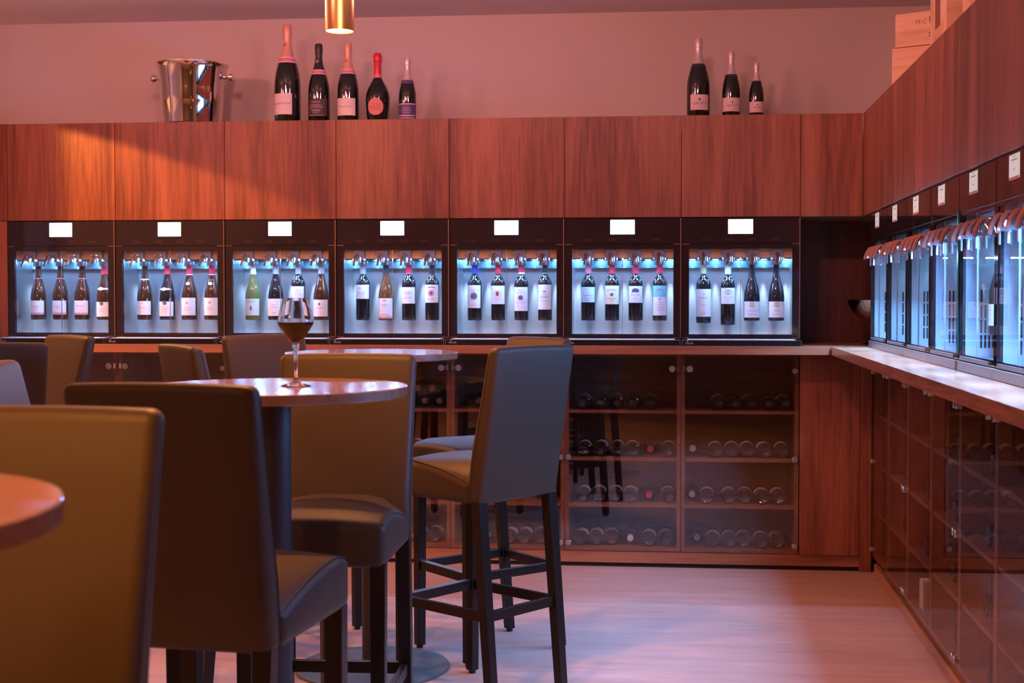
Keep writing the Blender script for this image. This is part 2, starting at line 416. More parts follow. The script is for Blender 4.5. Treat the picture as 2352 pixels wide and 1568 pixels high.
# ------------------------------------------------------------------ wine dispensers
def dispenser(w, label, side=False):
    """front face on y=0 looking to -y, z=0 on the worktop"""
    t = thing('wine_dispenser', (0, 0, 0), label, 'wine dispenser', 'lit wine dispensers on the side worktop' if side else 'lit wine dispensers on the back worktop')
    h = w / 2 - .0015; H = ZB - ZC - .004
    top = .521 if side else .515
    hs = MB(); D = .46
    hs.box(-h, -h + .018, .004, D, .001, H); hs.box(h - .018, h, .004, D, .001, H)
    hs.box(-h + .018, h - .018, D - .02, D, .001, H); hs.box(-h + .018, h - .018, .004, D - .02, .001, .034); hs.box(-h + .018, h - .018, .004, D - .02, top, H)
    hs.build('housing', M['black'], t)
    f = MB().box(-h + .003, h - .003, -.006, .003, top + .003, H).build('fascia', M['blackglass'], t)
    z0, z1 = (.055, top - .012) if side else (.055, .491)
    gx = w / 2 - (.022 if side else .040)
    fr = MB(); o = h - .003; ft = top
    fr.box(-o, -gx, -.006, .003, .036, ft); fr.box(gx, o, -.006, .003, .036, ft); fr.box(-gx, gx, -.006, .003, .036, z0); fr.box(-gx, gx, -.006, .003, z1, ft)
    fr.build('door_frame', M['blackglass'], t)
    for a, b in ((-gx, -.0015), (.0015, gx)):
        MB().box(a, b, -.003, .001, z0, z1).build('glass_door', M['paneglass'], t)
    MB().box(-.0012, .0012, -.004, .0015, z0 - .01, z1).build('door_seam', M['satin'], t)
    # inside
    MB().box(-h + .019, h - .019, .205, .212, .036, z1 + .01).build('back_panel', M['steel'], t)
    for s in (-1, 1):
        sp = MB(); xa, xb = sorted((s * (h - .0185), s * (gx - .0)))
        sp.box(xa, xb, .012, .205, .036, z1 + .01)
        spo = sp.build('side_panel', M['sidewhite'] if side else M['steelside'], t)
        if side and s < 0:
            v = MB()
            for r_ in range(4):
                for c_ in range(5):
                    v.box(-gx + .0002, -gx + .0012, .060 + c_ * .013, .066 + c_ * .013, .075 + r_ * .05, .118 + r_ * .05)
            v.build('vent_grille', M['dark_in'], spo)
    MB().box(-gx, gx, .012, .205, .036, .046).build('floor_panel', M['steelside'], t)
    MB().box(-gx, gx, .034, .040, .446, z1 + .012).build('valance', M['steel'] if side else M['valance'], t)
    MB().box(-gx, gx, .188, .198, .398, .436).build('bottle_rail', M['rail'], t)
    px = w / 600 * 1000 * .6
    xs = [k * w / .6 for k in (-.184, -.059, .064, .189)]
    for x in [k * w / .6 for k in (-.242, -.121, .003, .127, .243)]:
        l = MB(); l.lathe([(.0, .4425), (.0165, .4425)], 20, (x, .158, 0)); lo_ = l.build('led_spot', M['led'], t)
        MB().lathe([(.0168, .441), (.021, .441), (.021, .452), (.0168, .452)], 20, (x, .158, 0), closed=True).build('bezel', M['satin'], lo_)
    for x in xs:
        n = MB(); n.box(x - .030, x + .030, .012, .110, .436, .492); n.box(x - .040, x - .026, .012, .03, .456, .474); n.box(x - .011, x + .011, .004, .012, .43, .47)
        no = n.build('nozzle', M['spout'] if side else M['nozzle'], t, bevel=.003)
        MB().lathe([(.0188, .412), (.026, .412), (.027, .416), (.027, .434), (.0188, .434)], 20, (x, .110, 0), closed=True).build('collar', M['satin'], no)
        lv = MB(); pts = []
        if side:
            pts = [(x, -.007, .474), (x, -.014, .483), (x, -.024, .482), (x, -.034, .470), (x, -.043, .452), (x, -.050, .430)]
            for a, b in zip(pts[:-1], pts[1:]): lv.beam(a, b, .014, .008, up=(1, 0, 0)) if False else lv.beam(a, b, .016, .008)
            st = MB(); 
            for a, b in zip(pts[:-1], pts[1:]): st.beam((a[0] - .011, a[1] + .004, a[2] - .004), (b[0] - .011, b[1] + .004, b[2] - .004), .006, .012)
            st.cyl(.004, .395, .440, 8, (x, -.020, 0))
            st.beam((x, .0, .44), (x, -.024, .44), .012, .012)
            lo = lv.build('lever', M['lever'], no); st.build('spout', M['spout'], no)
        else:
            lv.beam((x - .002, -.010, .468), (x - .006, -.030, .452), .012, .012); lv.beam((x - .006, -.030, .452), (x - .008, -.062, .410), .010, .008)
            lv.build('lever', M['leverend'], no)
            s2 = MB().cyl(.006, .425, .452, 10, (x + .012, -.018, 0)); s2.beam((x + .012, .004, .446), (x + .012, -.022, .446), .010, .010); s2.build('spout', M['satin'], no)
    if not side:
        MB().box(-.0615, .0615, -.0078, -.0062, .567, .639).build('display_screen', M['screen'], t)
        for gxc in (-.175, -.058, .058, .175):
            b = MB()
            for k in range(4):
                c = gxc + (k - 1.5) * .0105; zc = .538; a = .0044; q = .0007
                b.box(c - a, c + a, -.0068, -.0061, zc + a - q, zc + a); b.box(c - a, c + a, -.0068, -.0061, zc - a, zc - a + q)
                b.box(c - a, c - a + q, -.0068, -.0061, zc - a, zc + a); b.box(c + a - q, c + a, -.0068, -.0061, zc - a, zc + a)
            b.build('button_grid', M['buttons'], t)
        MB().box(h - .0035, h + .0012, -.012, .003, .036, H).build('trim_strip', M['copper'], t)
        for s in (-1, 1):
            for z in (.513, .034):
                a, b = sorted((s * (h - .004), s * (h - .040))); MB().box(a, b, -.0095, -.0062, z, z + .0035).build('hinge', M['copper'], t)
        tr = MB(); tr.box(-h + .001, h - .001, -.150, -.0075, .001, .0285)
        tro = tr.build('drip_tray', M['black'], t, bevel=.002)
        MB().box(-h + .03, h - .03, -.140, -.012, .029, .0315).build('tray_grille', M['grille'], tro)
        e = MB(); e.box(-h + .002, -h + .004, -.1515, -.1502, .003, .028); e.box(h - .004, h - .002, -.1515, -.1502, .003, .028); e.box(-h + .002, h - .002, -.1515, -.1502, .0275, .029)
        e.build('edge_trim', M['satin'], tro)
        lg = MB(); vs, fs = text_mesh('Winefit', .013)
        lg.add([(v.x - h + .040, -.1508, v.y + .013) for v in vs], fs)
        lg.add([(-h + .028, -.1508, .0245), (-h + .034, -.1508, .0245), (-h + .031, -.1508, .018)], [(0, 2, 1)])
        lg.build('logo', M['logo'], tro)
    else:
        pl = MB().box(-h + .001, h - .001, -.014, -.0075, .001, .033).build('plinth', M['plinthsteel'], t, bevel=.001)
        MB().box(-gx + .02, gx - .05, -.0105, -.0066, .0385, .050).build('name_plate', M['plinthsteel'], t)
    return t

b0 = dispenser(.6, 'wine dispenser', False)
BACK = []
for i in range(7):
    lab = 'lit wine dispenser with white screen, %s along the back wall counted from the corner bowl' % names_c[i]
    if i == 0: b0.location = (-3.3, YM, ZC); b0['label'] = lab; BACK.append(b0)
    else: BACK.append(dup(b0, (-3.3 + .6 * i, YM, ZC), 0, lab))
s0 = dispenser(PM, 'wine dispenser', True)
SIDE = []
for i in range(9):
    lab = 'lit side-wall wine dispenser with tan levers, %s counted from the corner bowl' % ORD[i]
    loc = (XM, YE - PM * (i + .5), ZC)
    if i == 0: s0.location = loc; s0.rotation_euler = (0, 0, -PI / 2); s0['label'] = lab; SIDE.append(s0)
    else: SIDE.append(dup(s0, loc, -PI / 2, lab))
# the small text screens of the side machines
for i, sd in enumerate(SIDE[:6]):
    e = -.050
    k = MB().box(e - .059, e + .059, -.0072, -.0061, .573, .643).build('display_screen', M['dimscreen'], sd)
    p = MB(); p.box(e - .030, e + .034, -.0076, -.0073, .626, .6285); p.box(e - .008, e + .010, -.0076, -.0073, .636, .638); p.box(e - .010, e + .010, -.0076, -.0073, .600, .602); p.build('screen_text', M['print'], k)
    MB().box(e - .059, e + .059, -.0076, -.0073, .573, .580).build('red_edge', M['cardred'], k)
MB().box(-PM / 2 - .004, -PM / 2 + .010, -.012, -.0066, .055, .53).build('glass_edge', M['glassedge'], SIDE[4])
MB().box(-PM / 2 - .004, -PM / 2 + .008, -.0175, -.0145, .002, .033).build('copper_clip', M['copper'], SIDE[4])

# ------------------------------------------------------------------ bottles
def prof_bordeaux(r=.0375, h=.300):
    k = h / .3
    return [(0, .016), (.012, .014), (.024, .006), (.031, .0), (r - .002, .0015), (r, .006), (r, .188 * k), (r - .0012, .200 * k), (r - .006, .212 * k), (r - .013, .223 * k), (.0185, .234 * k), (.0152, .244 * k), (.0146, .255 * k), (.0146, .285 * k), (.0158, .288 * k), (.0158, .297 * k), (.0135, .300 * k), (0, .300 * k)]
def prof_burgundy(r=.0415, h=.300):
    k = h / .3
    return [(0, .016), (.014, .014), (.028, .006), (.035, .0), (r - .002, .0015), (r, .006), (r, .118 * k), (r - .001, .136 * k), (r - .004, .156 * k), (r - .0095, .178 * k), (r - .016, .200 * k), (r - .0215, .222 * k), (.0162, .245 * k), (.0148, .262 * k), (.0146, .285 * k), (.0158, .288 * k), (.0158, .297 * k), (.0135, .300 * k), (0, .300 * k)]
def radius_at(prof, z):
    for (r0, z0), (r1, z1) in zip(prof[3:-1], prof[4:]):
        if z0 <= z <= z1 and z1 > z0: return r0 + (r1 - r0) * (z - z0) / (z1 - z0)
    return prof[5][0]
def sleeve(prof, z0, z1, t=.0006):
    zs = [z0] + [z for r, z in prof[5:-1] if z0 < z < z1] + [z1]
    return [(radius_at(prof, z) + t, z) for z in zs]

def bottle(prof, glass, label, cat='bottle', group=None, capsule=None, cap_from=.245, band=None, labelspec=None, neck=None, n=28):
    t = thing('wine_bottle', (0, 0, 0), label, cat, group)
    g = MB().lathe(prof, n).build('glass', glass, t)
    top = prof[-1][1]
    if capsule:
        sl = sleeve(prof, cap_from, top - .0005) + [(.0001, top + .0006)]
        MB().lathe([(sl[0][0] - .0005, sl[0][1])] + sl, n).build('capsule', capsule, t)
    if band:
        za, zb, mt = band; MB().lathe([(radius_at(prof, za), za)] + sleeve(prof, za, zb, .0009) + [(radius_at(prof, zb), zb)], n).build('neck_band', mt, t)
    if neck:
        kind, zc = neck; r = radius_at(prof, zc); m = MB()
        if kind == 'oval':
            vs = [((r + .002) * math.sin(0), -(r + .002), zc)]
            for k in range(18):
                q = 2 * PI * k / 18; z = zc + .0085 * math.sin(q); rr = radius_at(prof, z) + .0008; a = .011 * math.cos(q) / r; vs.append((rr * math.sin(a), -rr * math.cos(a), z))
            m.add(vs, [(0, 1 + k, 1 + (k + 1) % 18) for k in range(18)])
        else:
            nn = 14; vs = []; fs = []
            for k in range(nn + 1):
                a = -.95 + 1.9 * k / nn; hh = .0042 + (.0065 * max(0, 1 - abs(a + .2) / .35))
                for z in (zc - hh, zc + hh * .9): rr = radius_at(prof, z) + .0009; vs.append((rr * math.sin(a), -rr * math.cos(a), z))
            fs = [(2 * k, 2 * k + 2, 2 * k + 3, 2 * k + 1) for k in range(nn)]
            m.add(vs, fs, True)
        m.build('neck_label', M['white'], t)
    if labelspec:
        z0, z1, paper, marks, ang = (list(labelspec) + [1.15])[:5]
        r = prof[6][0] + .0004
        lo = MB().patch(r, -ang, ang, z0, z1).build('label', paper, t)
        for mk in marks:
            kind = mk[0]; m = MB(); mat = M['print']; nm = 'label_print'
            if kind == 'text':
                _, body, zc, size = mk[:4]; text_on(m, body, size, r, zc, mk[5] if len(mk) > 5 else 0.); mat = M[mk[4]] if len(mk) > 4 else mat; nm = 'lettering'
            elif kind == 'lines':
                for zc, hw in mk[1]: m.patch(r + .0005, -hw / r, hw / r, zc - .0006, zc + .0006, 8, .0003)
                mat = M[mk[2]] if len(mk) > 2 else M['buttons']; nm = 'small_print'
            elif kind == 'disc':
                _, zc, rad, mt = mk[:4]; m.disc_on(r + .0006, mk[4] if len(mk) > 4 else 0, zc, rad, sy=mk[5] if len(mk) > 5 else 1.); mat = M[mt]; nm = 'emblem'
            elif kind == 'crest':
                _, zc, rad, mt = mk
                m.disc_on(r + .0007, 0, zc, rad * .55)
                for q in range(8): m.disc_on(r + .0006, rad * .75 * math.cos(q * PI / 4) / r, zc + rad * .75 * math.sin(q * PI / 4), rad * .28, 8)
                mat = M[mt]; nm = 'crest'
            elif kind == 'ring':
                _, zc, rad, mt, ac = mk; vs = []; fs = []
                for k in range(24):
                    for q in (rad, rad * .82):
                        a = ac + q * math.cos(2 * PI * k / 24) / r; vs.append(((r + .0009) * math.sin(a), -(r + .0009) * math.cos(a), zc + q * math.sin(2 * PI * k / 24)))
                for k in range(24): j = (k + 1) % 24; fs.append((2 * k, 2 * j, 2 * j + 1, 2 * k + 1))
                m.add(vs, fs); mat = M[mt]; nm = 'emblem'
            elif kind == 'strip':
                _, za, zb, mt = mk; m.patch(r + .0005, -ang, ang, za, zb, 12, .0003); mat = M[mt]; nm = 'label_strip'
            elif kind == 'house':
                _, zc, hw, hh, mt = mk; m.patch(r + .0005, -hw / r, hw / r, zc - hh, zc + hh * .3, 8, .0003); m.patch(r + .0005, -hw * .7 / r, hw * .7 / r, zc + hh * .3, zc + hh, 8, .0003); mat = M[mt]; nm = 'picture'
            elif kind == 'arc':
                _, zc, hw, rise, mt = mk
                for k in range(10):
                    a0_, a1_ = -hw + 2 * hw * k / 10, -hw + 2 * hw * (k + 1) / 10; zz = zc + rise * (1 - ((a0_ + a1_) / 2 / hw) ** 2); m.patch(r + .0006, a0_ / r, a1_ / r, zz - .002, zz + .002, 2, .0003)
                mat = M[mt]; nm = 'picture'
            m.build(nm, mat, lo)
    return t

Z = lambda v: max(.004, (1155 - v) * .000507)
L4 = lambda z0, z1: [('lines', [(z1 - .010, .014), (z0 + .018, .020), (z0 + .010, .012)])]
D, BR, AM, GR = M['gb_dark'], M['gb_brown'], M['gb_amber'], M['gb_green']
PB, PG = prof_bordeaux(), prof_burgundy()
spec = [
 [ # seventh from the corner
  (PG, BR, 'brown burgundy bottle with plain white label, hanging first in the seventh dispenser from the bowl', None, (.222, .225, M['cap_pinkred']), (Z(1100), Z(950), M['white'], [('lines', [(.075, .026), (.066, .014)]), ('strip', Z(1100), Z(1078), 'pinkpaper')]), None),
  (PG, BR, 'brown burgundy bottle with white label behind the glass seam of the seventh dispenser', None, (.222, .225, M['cap_pinkred']), (Z(1100), Z(950), M['white'], [('lines', [(.074, .024), (.064, .012)]), ('strip', Z(1100), Z(1078), 'pinkpaper')]), None),
  (PG, BR, 'brown burgundy bottle beside the red capped one in the seventh dispenser', None, (.222, .225, M['cap_pinkred']), (Z(1100), Z(950), M['white'], [('lines', [(.076, .026)]), ('strip', Z(1100), Z(1078), 'pinkpaper')]), None),
  (PG, BR, 'red capped burgundy bottle with scalloped neck label in the seventh dispenser', M['cap_red'], None, (Z(1120), Z(965), M['white'], [('crest', .088, .011, 'print'), ('lines', [(.060, .026), (.046, .016)])], 1.25), ('swoosh', .168)),
 ], [
  (PG, BR, 'burgundy bottle with white neck ring and plain label in the sixth dispenser', None, (.216, .221, M['white']), (Z(1100), Z(955), M['white'], [('disc', .090, .003, 'print'), ('lines', [(.066, .022)])]), None),
  (PG, D, 'red capped bottle with scalloped neck label and crest in the sixth dispenser', M['cap_red'], None, (Z(1115), Z(960), M['white'], [('crest', .092, .012, 'print'), ('lines', [(.068, .018), (.056, .024), (.044, .012)])]), ('swoosh', .166)),
  (PG, BR, 'red capped bottle with oval neck label in the sixth dispenser, nearer the glass seam', M['cap_red'], (.242, .245, M['white']), (Z(1105), Z(920), M['white'], [('crest', .092, .008, 'printgold'), ('lines', [(.066, .018), (.054, .014)])]), ('oval', .196)),
  (PG, BR, 'red capped bottle with oval neck label in the sixth dispenser, against the side frame', M['cap_red'], (.242, .245, M['white']), (Z(1105), Z(920), M['white'], [('crest', .094, .008, 'printgold'), ('lines', [(.068, .014), (.058, .018)])]), ('oval', .196)),
 ], [
  (PG, GR, 'yellow-green bottle with pale green label in the fifth dispenser', M['cap_white'], None, (Z(1105), Z(930), M['greenpaper'], [('text', 'RAPSODI', .100, .013), ('disc', .060, .006, 'print'), ('disc', .070, .005, 'print')]), None),
  (PG, D, 'dark grey capped burgundy bottle behind the glass seam of the fifth dispenser', M['cap_grey'], None, (Z(1110), Z(930), M['white'], [('text', 'Saint P', .082, .010), ('lines', [(.068, .022), (.040, .010)])]), None),
  (PB, D, 'grey capped bordeaux bottle with round emblem, just over the wine glass rim', M['cap_grey'], None, (Z(950), Z(800), M['white'], [('ring', .158, .008, 'print', 0.), ('lines', [(.138, .018)])]), None),
  (PG, BR, 'burgundy bottle with square white label beside the wine glass rim', M['cap_grey'], None, (Z(1115), Z(940), M['white'], [('disc', .086, .006, 'print'), ('lines', [(.066, .024)])]), None),
 ], [
  (PB, D, 'bordeaux bottle with red letter M label in the fourth dispenser', M['cap_grey'], None, (Z(930), Z(785), M['white'], [('text', 'M', .168, .018, 'printred', -.3), ('lines', [(.148, .022), (.138, .018)])]), None),
  (PG, AM, 'light amber bottle with mountain drawn on its label in the fourth dispenser', M['cap_dark'], None, (Z(1135), Z(925), M['white'], [('arc', .102, .008, .004, 'printred'), ('lines', [(.084, .026), (.074, .012)]), ('strip', .010, .020, 'pinkpaper'), ('arc', .022, .030, .010, 'pinkpaper')]), None),
  (PB, D, 'red capped bordeaux bottle with grey castle and name Brown in the fourth dispenser', M['cap_red'], (.246, .250, M['cap_pinkred']), (Z(980), Z(810), M['white'], [('house', .146, .026, .009, 'logo'), ('text', 'BROWN', .118, .011), ('lines', [(.130, .010)])]), None),
  (PB, D, 'bordeaux bottle with red coat of arms on cream label, fourth dispenser', M['cap_dark'], None, (Z(970), Z(785), M['white'], [('ring', .144, .016, 'printred', 0.), ('crest', .144, .010, 'printred'), ('arc', .170, .022, .006, 'print'), ('lines', [(.116, .024), (.108, .014)])]), None),
 ], [
  (PB, D, 'blue capped bordeaux bottle with dark star crest label in the third dispenser', M['cap_blue'], None, (Z(1025), Z(790), M['white'], [('crest', .128, .020, 'print'), ('lines', [(.162, .022), (.154, .012), (.090, .006), (.080, .022)])], 1.05), None),
  (PB, D, 'bright red capped bordeaux bottle with small red shield, third dispenser', M['cap_red'], None, (Z(985), Z(795), M['white'], [('disc', .140, .009, 'printred', 0., 1.4), ('ring', .136, .022, 'logo', 0.), ('lines', [(.108, .012)])], 1.2), None),
  (PB, D, 'bordeaux bottle with red and white capsule and rosy crest, third dispenser', M['cap_red'], (.244, .252, M['white']), (Z(1055), Z(810), M['white'], [('crest', .120, .014, 'print'), ('disc', .120, .008, 'cap_pinkred', 0., 1.4), ('lines', [(.146, .026), (.094, .028), (.158, .016)])]), None),
  (PB, D, 'bordeaux bottle named Meyney with tall white label in the third dispenser', M['cap_dark'], (.246, .250, M['cap_grey']), (Z(1040), Z(785), M['white'], [('text', 'MEYNEY', .122, .012), ('text', 'CHATEAU', .135, .006), ('disc', .152, .010, 'pinkpaper', 0., .6), ('lines', [(.102, .024), (.070, .004)])]), None),
 ], [
  (PB, D, 'rose capped bordeaux bottle with pale blue label in the second dispenser', M['cap_pinkred'], None, (Z(965), Z(810), M['bluepaper'], [('text', 'CAMENSAC', .131, .0105), ('text', 'Chateau', .149, .008), ('lines', [(.164, .022), (.116, .020), (.106, .014)])]), None),
  (PB, D, 'red capped bordeaux bottle with cream yellow label in the second dispenser', M['cap_red'], None, (Z(985), Z(795), M['cream'], [('crest', .136, .009, 'print'), ('arc', .156, .028, .006, 'printgold'), ('arc', .120, .026, -.006, 'printgold'), ('lines', [(.104, .004)])], 1.25), None),
  (PB, D, 'red capped bordeaux bottle with blue mansion drawing in the second dispenser', M['cap_red'], None, (Z(970), Z(800), M['white'], [('house', .158, .019, .010, 'band_violet'), ('text', 'ANGLUDET', .134, .0095), ('lines', [(.112, .012), (.122, .004)])]), None),
  (PB, D, 'bordeaux bottle with turquoise and white label, second dispenser', M['cap_red'], None, (Z(1100), Z(795), M['white'], [('strip', Z(912), Z(795), 'turq'), ('arc', .150, .022, .014, 'printred'), ('lines', [(.094, .024), (.082, .026), (.070, .022), (.058, .026)]), ('disc', .112, .005, 'cap_pinkred')]), None),
 ], [
  (prof_bordeaux(.0385, .312), D, 'gold capped bottle with tall pale label in the dispenser next to the bowl', M['cap_gold'], None, (.034, .176, M['white'], [('text', 'MUNICAE', .130, .0105), ('disc', .150, .005, 'logo'), ('lines', [(.096, .012), (.050, .012)]), ('strip', .024, .033, 'cap_dark')], 1.3), None),
  (prof_bordeaux(.0375, .322), D, 'pale gold capped bottle with two linked rings on its label, first dispenser', M['cap_white'], None, (.110, .192, M['white'], [('ring', .170, .012, 'print', -.16), ('ring', .170, .012, 'print', .16), ('lines', [(.144, .026), (.128, .010)])]), None),
  (PG, D, 'dark burgundy bottle named Le Pavillon with round orange seal', None, None, (Z(1120), Z(958), M['white'], [('disc', .084, .015, 'printgold'), ('text', 'LE PAVILLON', .053, .0085, 'print'), ('lines', [(.034, .024)])], 1.2), None),
  (PG, D, 'dark burgundy bottle named Le Meal with round orange seal', None, None, (Z(1120), Z(958), M['white'], [('disc', .084, .015, 'printgold'), ('text', 'LE MEAL', .053, .0085, 'print'), ('lines', [(.034, .026)])], 1.2), None),
 ]]
XO = (-.184, -.059, .064, .189)
for u, row in enumerate(spec):
    for k, (pf, gl, lab, cap, band, ls, nk) in enumerate(row):
        t = bottle(pf, gl, lab, 'bottle', 'bottles hanging in the back dispensers', cap, .246 * pf[-1][1] / .3, band, ls, nk)
        t.location = (-3.3 + .6 * u + XO[k], YM + .110, ZC + .4215 - pf[-1][1])
        t.rotation_euler = (0, 0, 0)
# bottles in the side machines that can be made out
side_b = [(3, 3, PG, D, M['white'], .03, .10), (4, 0, PG, D, M['white'], .03, .10), (4, 2, PB, D, M['white'], .11, .18), (5, 0, PG, D, M['white'], .03, .10), (5, 1, PB, D, M['white'], .07, .16), (5, 2, PB, D, M['white'], .11, .18),
          (4, 1, PB, D, M['white'], .08, .17), (4, 3, PG, D, M['white'], .03, .10), (3, 1, PB, D, M['white'], .1, .17), (3, 2, PG, D, M['white'], .03, .1), (5, 3, PG, D, M['cream'], .03, .1), (3, 0, PB, D, M['white'], .1, .17)]
for u, k, pf, gl, pap, za, zb in side_b:
    x = XO[k] * PM / .6
    t = bottle(pf, gl, 'white labelled wine bottle hanging in the %s side-wall dispenser, %s from its far end' % (ORD[u], ORD[3 - k]), 'bottle', 'bottles hanging in the side dispensers', None, .246, None, (za, zb, pap, [('lines', [(zb - .02, .02), (za + .02, .016)])], 1.2))
    t.location = (XM + .110, YE - PM * (u + .5) - x, ZC + .4215 - pf[-1][1]); t.rotation_euler = (0, 0, -PI / 2)

# ------------------------------------------------------------------ base cabinets, back row
SH = (.100, .327, .567, .814)
def base_cabinet(w, label, lock, hinge, group, mid=True):
    """face y=0 towards -y; lock/hinge: side of the fittings (-1, 1)"""
    t = thing('base_cabinet', (0, 0, 0), label, 'cabinet', group)
    h = w / 2 - .001; Dp = .44
    c = MB(); c.box(-h, -h + .020, .012, Dp, .083, 1.110); c.box(h - .020, h, .012, Dp, .083, 1.110); c.box(-h + .02, h - .02, Dp - .01, Dp, .083, 1.11)
    c.box(-h + .02, h - .02, .012, Dp - .01, .083, SH[0]); c.box(-h + .02, h - .02, .012, Dp - .01, 1.094, 1.11)
    c.build('carcass', M['carcass'], t)
    for z in SH[1:]: MB().box(-h + .021, h - .021, .016, Dp - .011, z - .016, z).build('shelf', M['carcass'], t)
    d = MB().box(-h + .0015, h - .0015, 0, .006, .088, 1.108).build('glass_door', M['cabglass'], t)
    if lock:
        x = lock * (h - .044); l = MB(); l.lathe([(0, -.0130), (.0090, -.0130), (.0090, -.0112), (.0120, -.0112), (.0120, -.0130), (.0160, -.0130), (.0166, -.0115), (.0166, -.0002), (0, -.0002)], 24, (x, 0, 1.030), 'y'); l.box(x - .0014, x + .0014, -.0142, -.0132, 1.025, 1.035)
        l.build('lock', M['satin'], d); MB().box(x + lock * .022, x + lock * .036, -.006, -.0002, 1.018, 1.044).build('strike_plate', M['chrome'], d) if lock > 0 else MB().box(x - .036, x - .022, -.006, -.0002, 1.018, 1.044).build('strike_plate', M['chrome'], d)
    if hinge:
        for z in (1.022, .570, .126):
            x = hinge * (h - .020); MB().lathe([(0, -.0115), (.0128, -.0115), (.0146, -.0095), (.0146, -.0002), (0, -.0002)], 24, (x, 0, z), 'y').build('hinge', M['satin'], d)
    return t
lk = [1, -1, 1, 1, -1, 1, -1]; hg = [0, 1, -1, 0, 1, -1, 1]
CABS = []
YB = 6.958
for i in range(7):
    t = base_cabinet(.6, 'glass fronted bottle cabinet under the %s dispenser counted from the corner bowl' % names_c[i], lk[i], hg[i], 'glass cabinets under the back worktop')
    t.location = (-3.3 + .6 * i, YB, 0); CABS.append(t)
struct('trim_4', MB().box(.9055, .9645, YB, YB + .4, .001, 1.111), M['wood_v'])
cp = thing('base_cabinet', (.754, YB, .083), 'closed cherry cabinet panel in the corner beside the bottle cabinets', 'cabinet')
MB().box(-.150, .149, 0, .019, 0, 1.027).build('door', M['wood_v'], cp, bevel=.001)
MB().box(-.150, .149, .0195, .44, .001, 1.026).build('carcass', M['carcass'], cp)

# bottles lying in the back cabinets; (unit, shelf, x, kind) base outwards or neck outwards
def lying(label, pf, neckout, glass=D, cap=None, white=True, group='bottles lying in the back cabinets'):
    t = thing('wine_bottle', (0, 0, 0), label, 'bottle', group)
    r = pf[6][0]; h = pf[-1][1]
    if neckout: pr = [(a, -b + h) for a, b in reversed(pf)]
    else: pr = list(pf)
    # axis along +y, resting at z=0
    MB().lathe(pr, 28, (0, 0, r), 'y').build('glass', glass, t)
    if white and not neckout:
        vs = []; fs = []; nn = 12
        for k in range(nn + 1):
            a = R(-75 + 150 * k / nn)
            for y in (.045, .125): vs.append(((r + .0006) * math.sin(a), y, r + (r + .0006) * math.cos(a)))
        fs = [(2 * k, 2 * k + 1, 2 * k + 3, 2 * k + 2) for k in range(nn)]
        MB().add(vs, fs, True).build('label', M['white'], t)
    if neckout and cap:
        MB().lathe([(.0001, -.0006), (.0152, -.0004), (.0166, .002), (.0166, .045), (.0150, .045)], 20, (0, 0, r), 'y').build('capsule', cap, t)
    return t
def row(u, sh, base, caps, word):
    cx = -3.3 + .6 * u
    ix = 0
    for j, x in enumerate(sorted(base)):
        t = lying('dark bottle lying base out, %s towards corner, %s, %s' % (ORD[j], ['bottom board', 'lowest shelf', 'middle shelf', 'top shelf'][sh], word), PB, False, white=(sh < 3 or j % 2 == 0))
        t.location = (x, YB + .052 + .012 * ((j * 7 + sh * 3) % 3), SH[sh] + .0006)
        t.rotation_euler = (0, 0, R(-1.2 + 1.2 * ((j + sh) % 3)))
    for j, (x, mt) in enumerate(sorted(caps, key=lambda q: q[0])):
        t = lying('bottle lying neck out, %s on the %s, %s' % (['first capsule', 'second capsule', 'third capsule', 'fourth capsule'][j], ['bottom board', 'lowest shelf', 'middle shelf', 'top shelf'][sh], word), PB, True, cap=mt)
        t.location = (x, YB + (.124 if x > .05 else .075), SH[sh] + .0006)
CB6, CB7 = 'second glass cabinet', 'glass cabinet beside corner panel'
row(5, 3, [-.509, -.422, -.338, -.254, -.160], [], CB6)
row(5, 2, [-.501, -.420, -.332, -.250, -.066], [(-.158, M['cap_red'])], CB6)
row(5, 1, [-.508, -.426, -.342, -.262, -.066], [(-.165, M['cap_red'])], CB6)
row(5, 0, [-.522, -.442, -.360, -.166, -.078], [(-.262, M['cap_white'])], CB6)
row(6, 3, [.190, .273, .356, .443, .527], [], CB7)
row(6, 2, [.181, .262, .344, .430, .518], [(.062, M['cap_white'])], CB7)
row(6, 1, [.136, .250, .331, .417, .503], [(.0595, M['cap_white'])], CB7)
row(6, 0, [.166, .250, .328, .412, .497], [(.085, M['cap_grey'])], CB7)
CB5, CB4 = 'third glass cabinet', 'fourth glass cabinet'
row(4, 0, [-.900, -.820, -.735], [(-1.02, M['cap_grey'])], CB5)
row(3, 0, [-1.300, -1.39], [], CB4)
row(4, 3, [], [(-1.06, M['band_violet'])], CB5)
row(3, 1, [-1.31], [(-1.42, M['cap_gold'])], CB4)
row(3, 2, [-1.30, -1.40], [], CB4)
row(4, 2, [-1.09, -1.0], [], CB5)
# the small pile of foil-capped bottles on the fourth cabinet's top shelf
j = 0
for x, zz in ((-1.425, 0), (-1.347, 0), (-1.269, 0), (-1.386, .0665), (-1.308, .0665)):
    t = lying('black bottle with orange capsule facing out, %s, %s layer of the pile' % (('first', 'second', 'third', 'first', 'second')[j], 'lower' if zz == 0 else 'upper'), PB, True, cap=M['copper'], group='piled bottles with orange capsules'); j += 1
    t.location = (x, YB + .06, SH[3] + .0006 + zz)

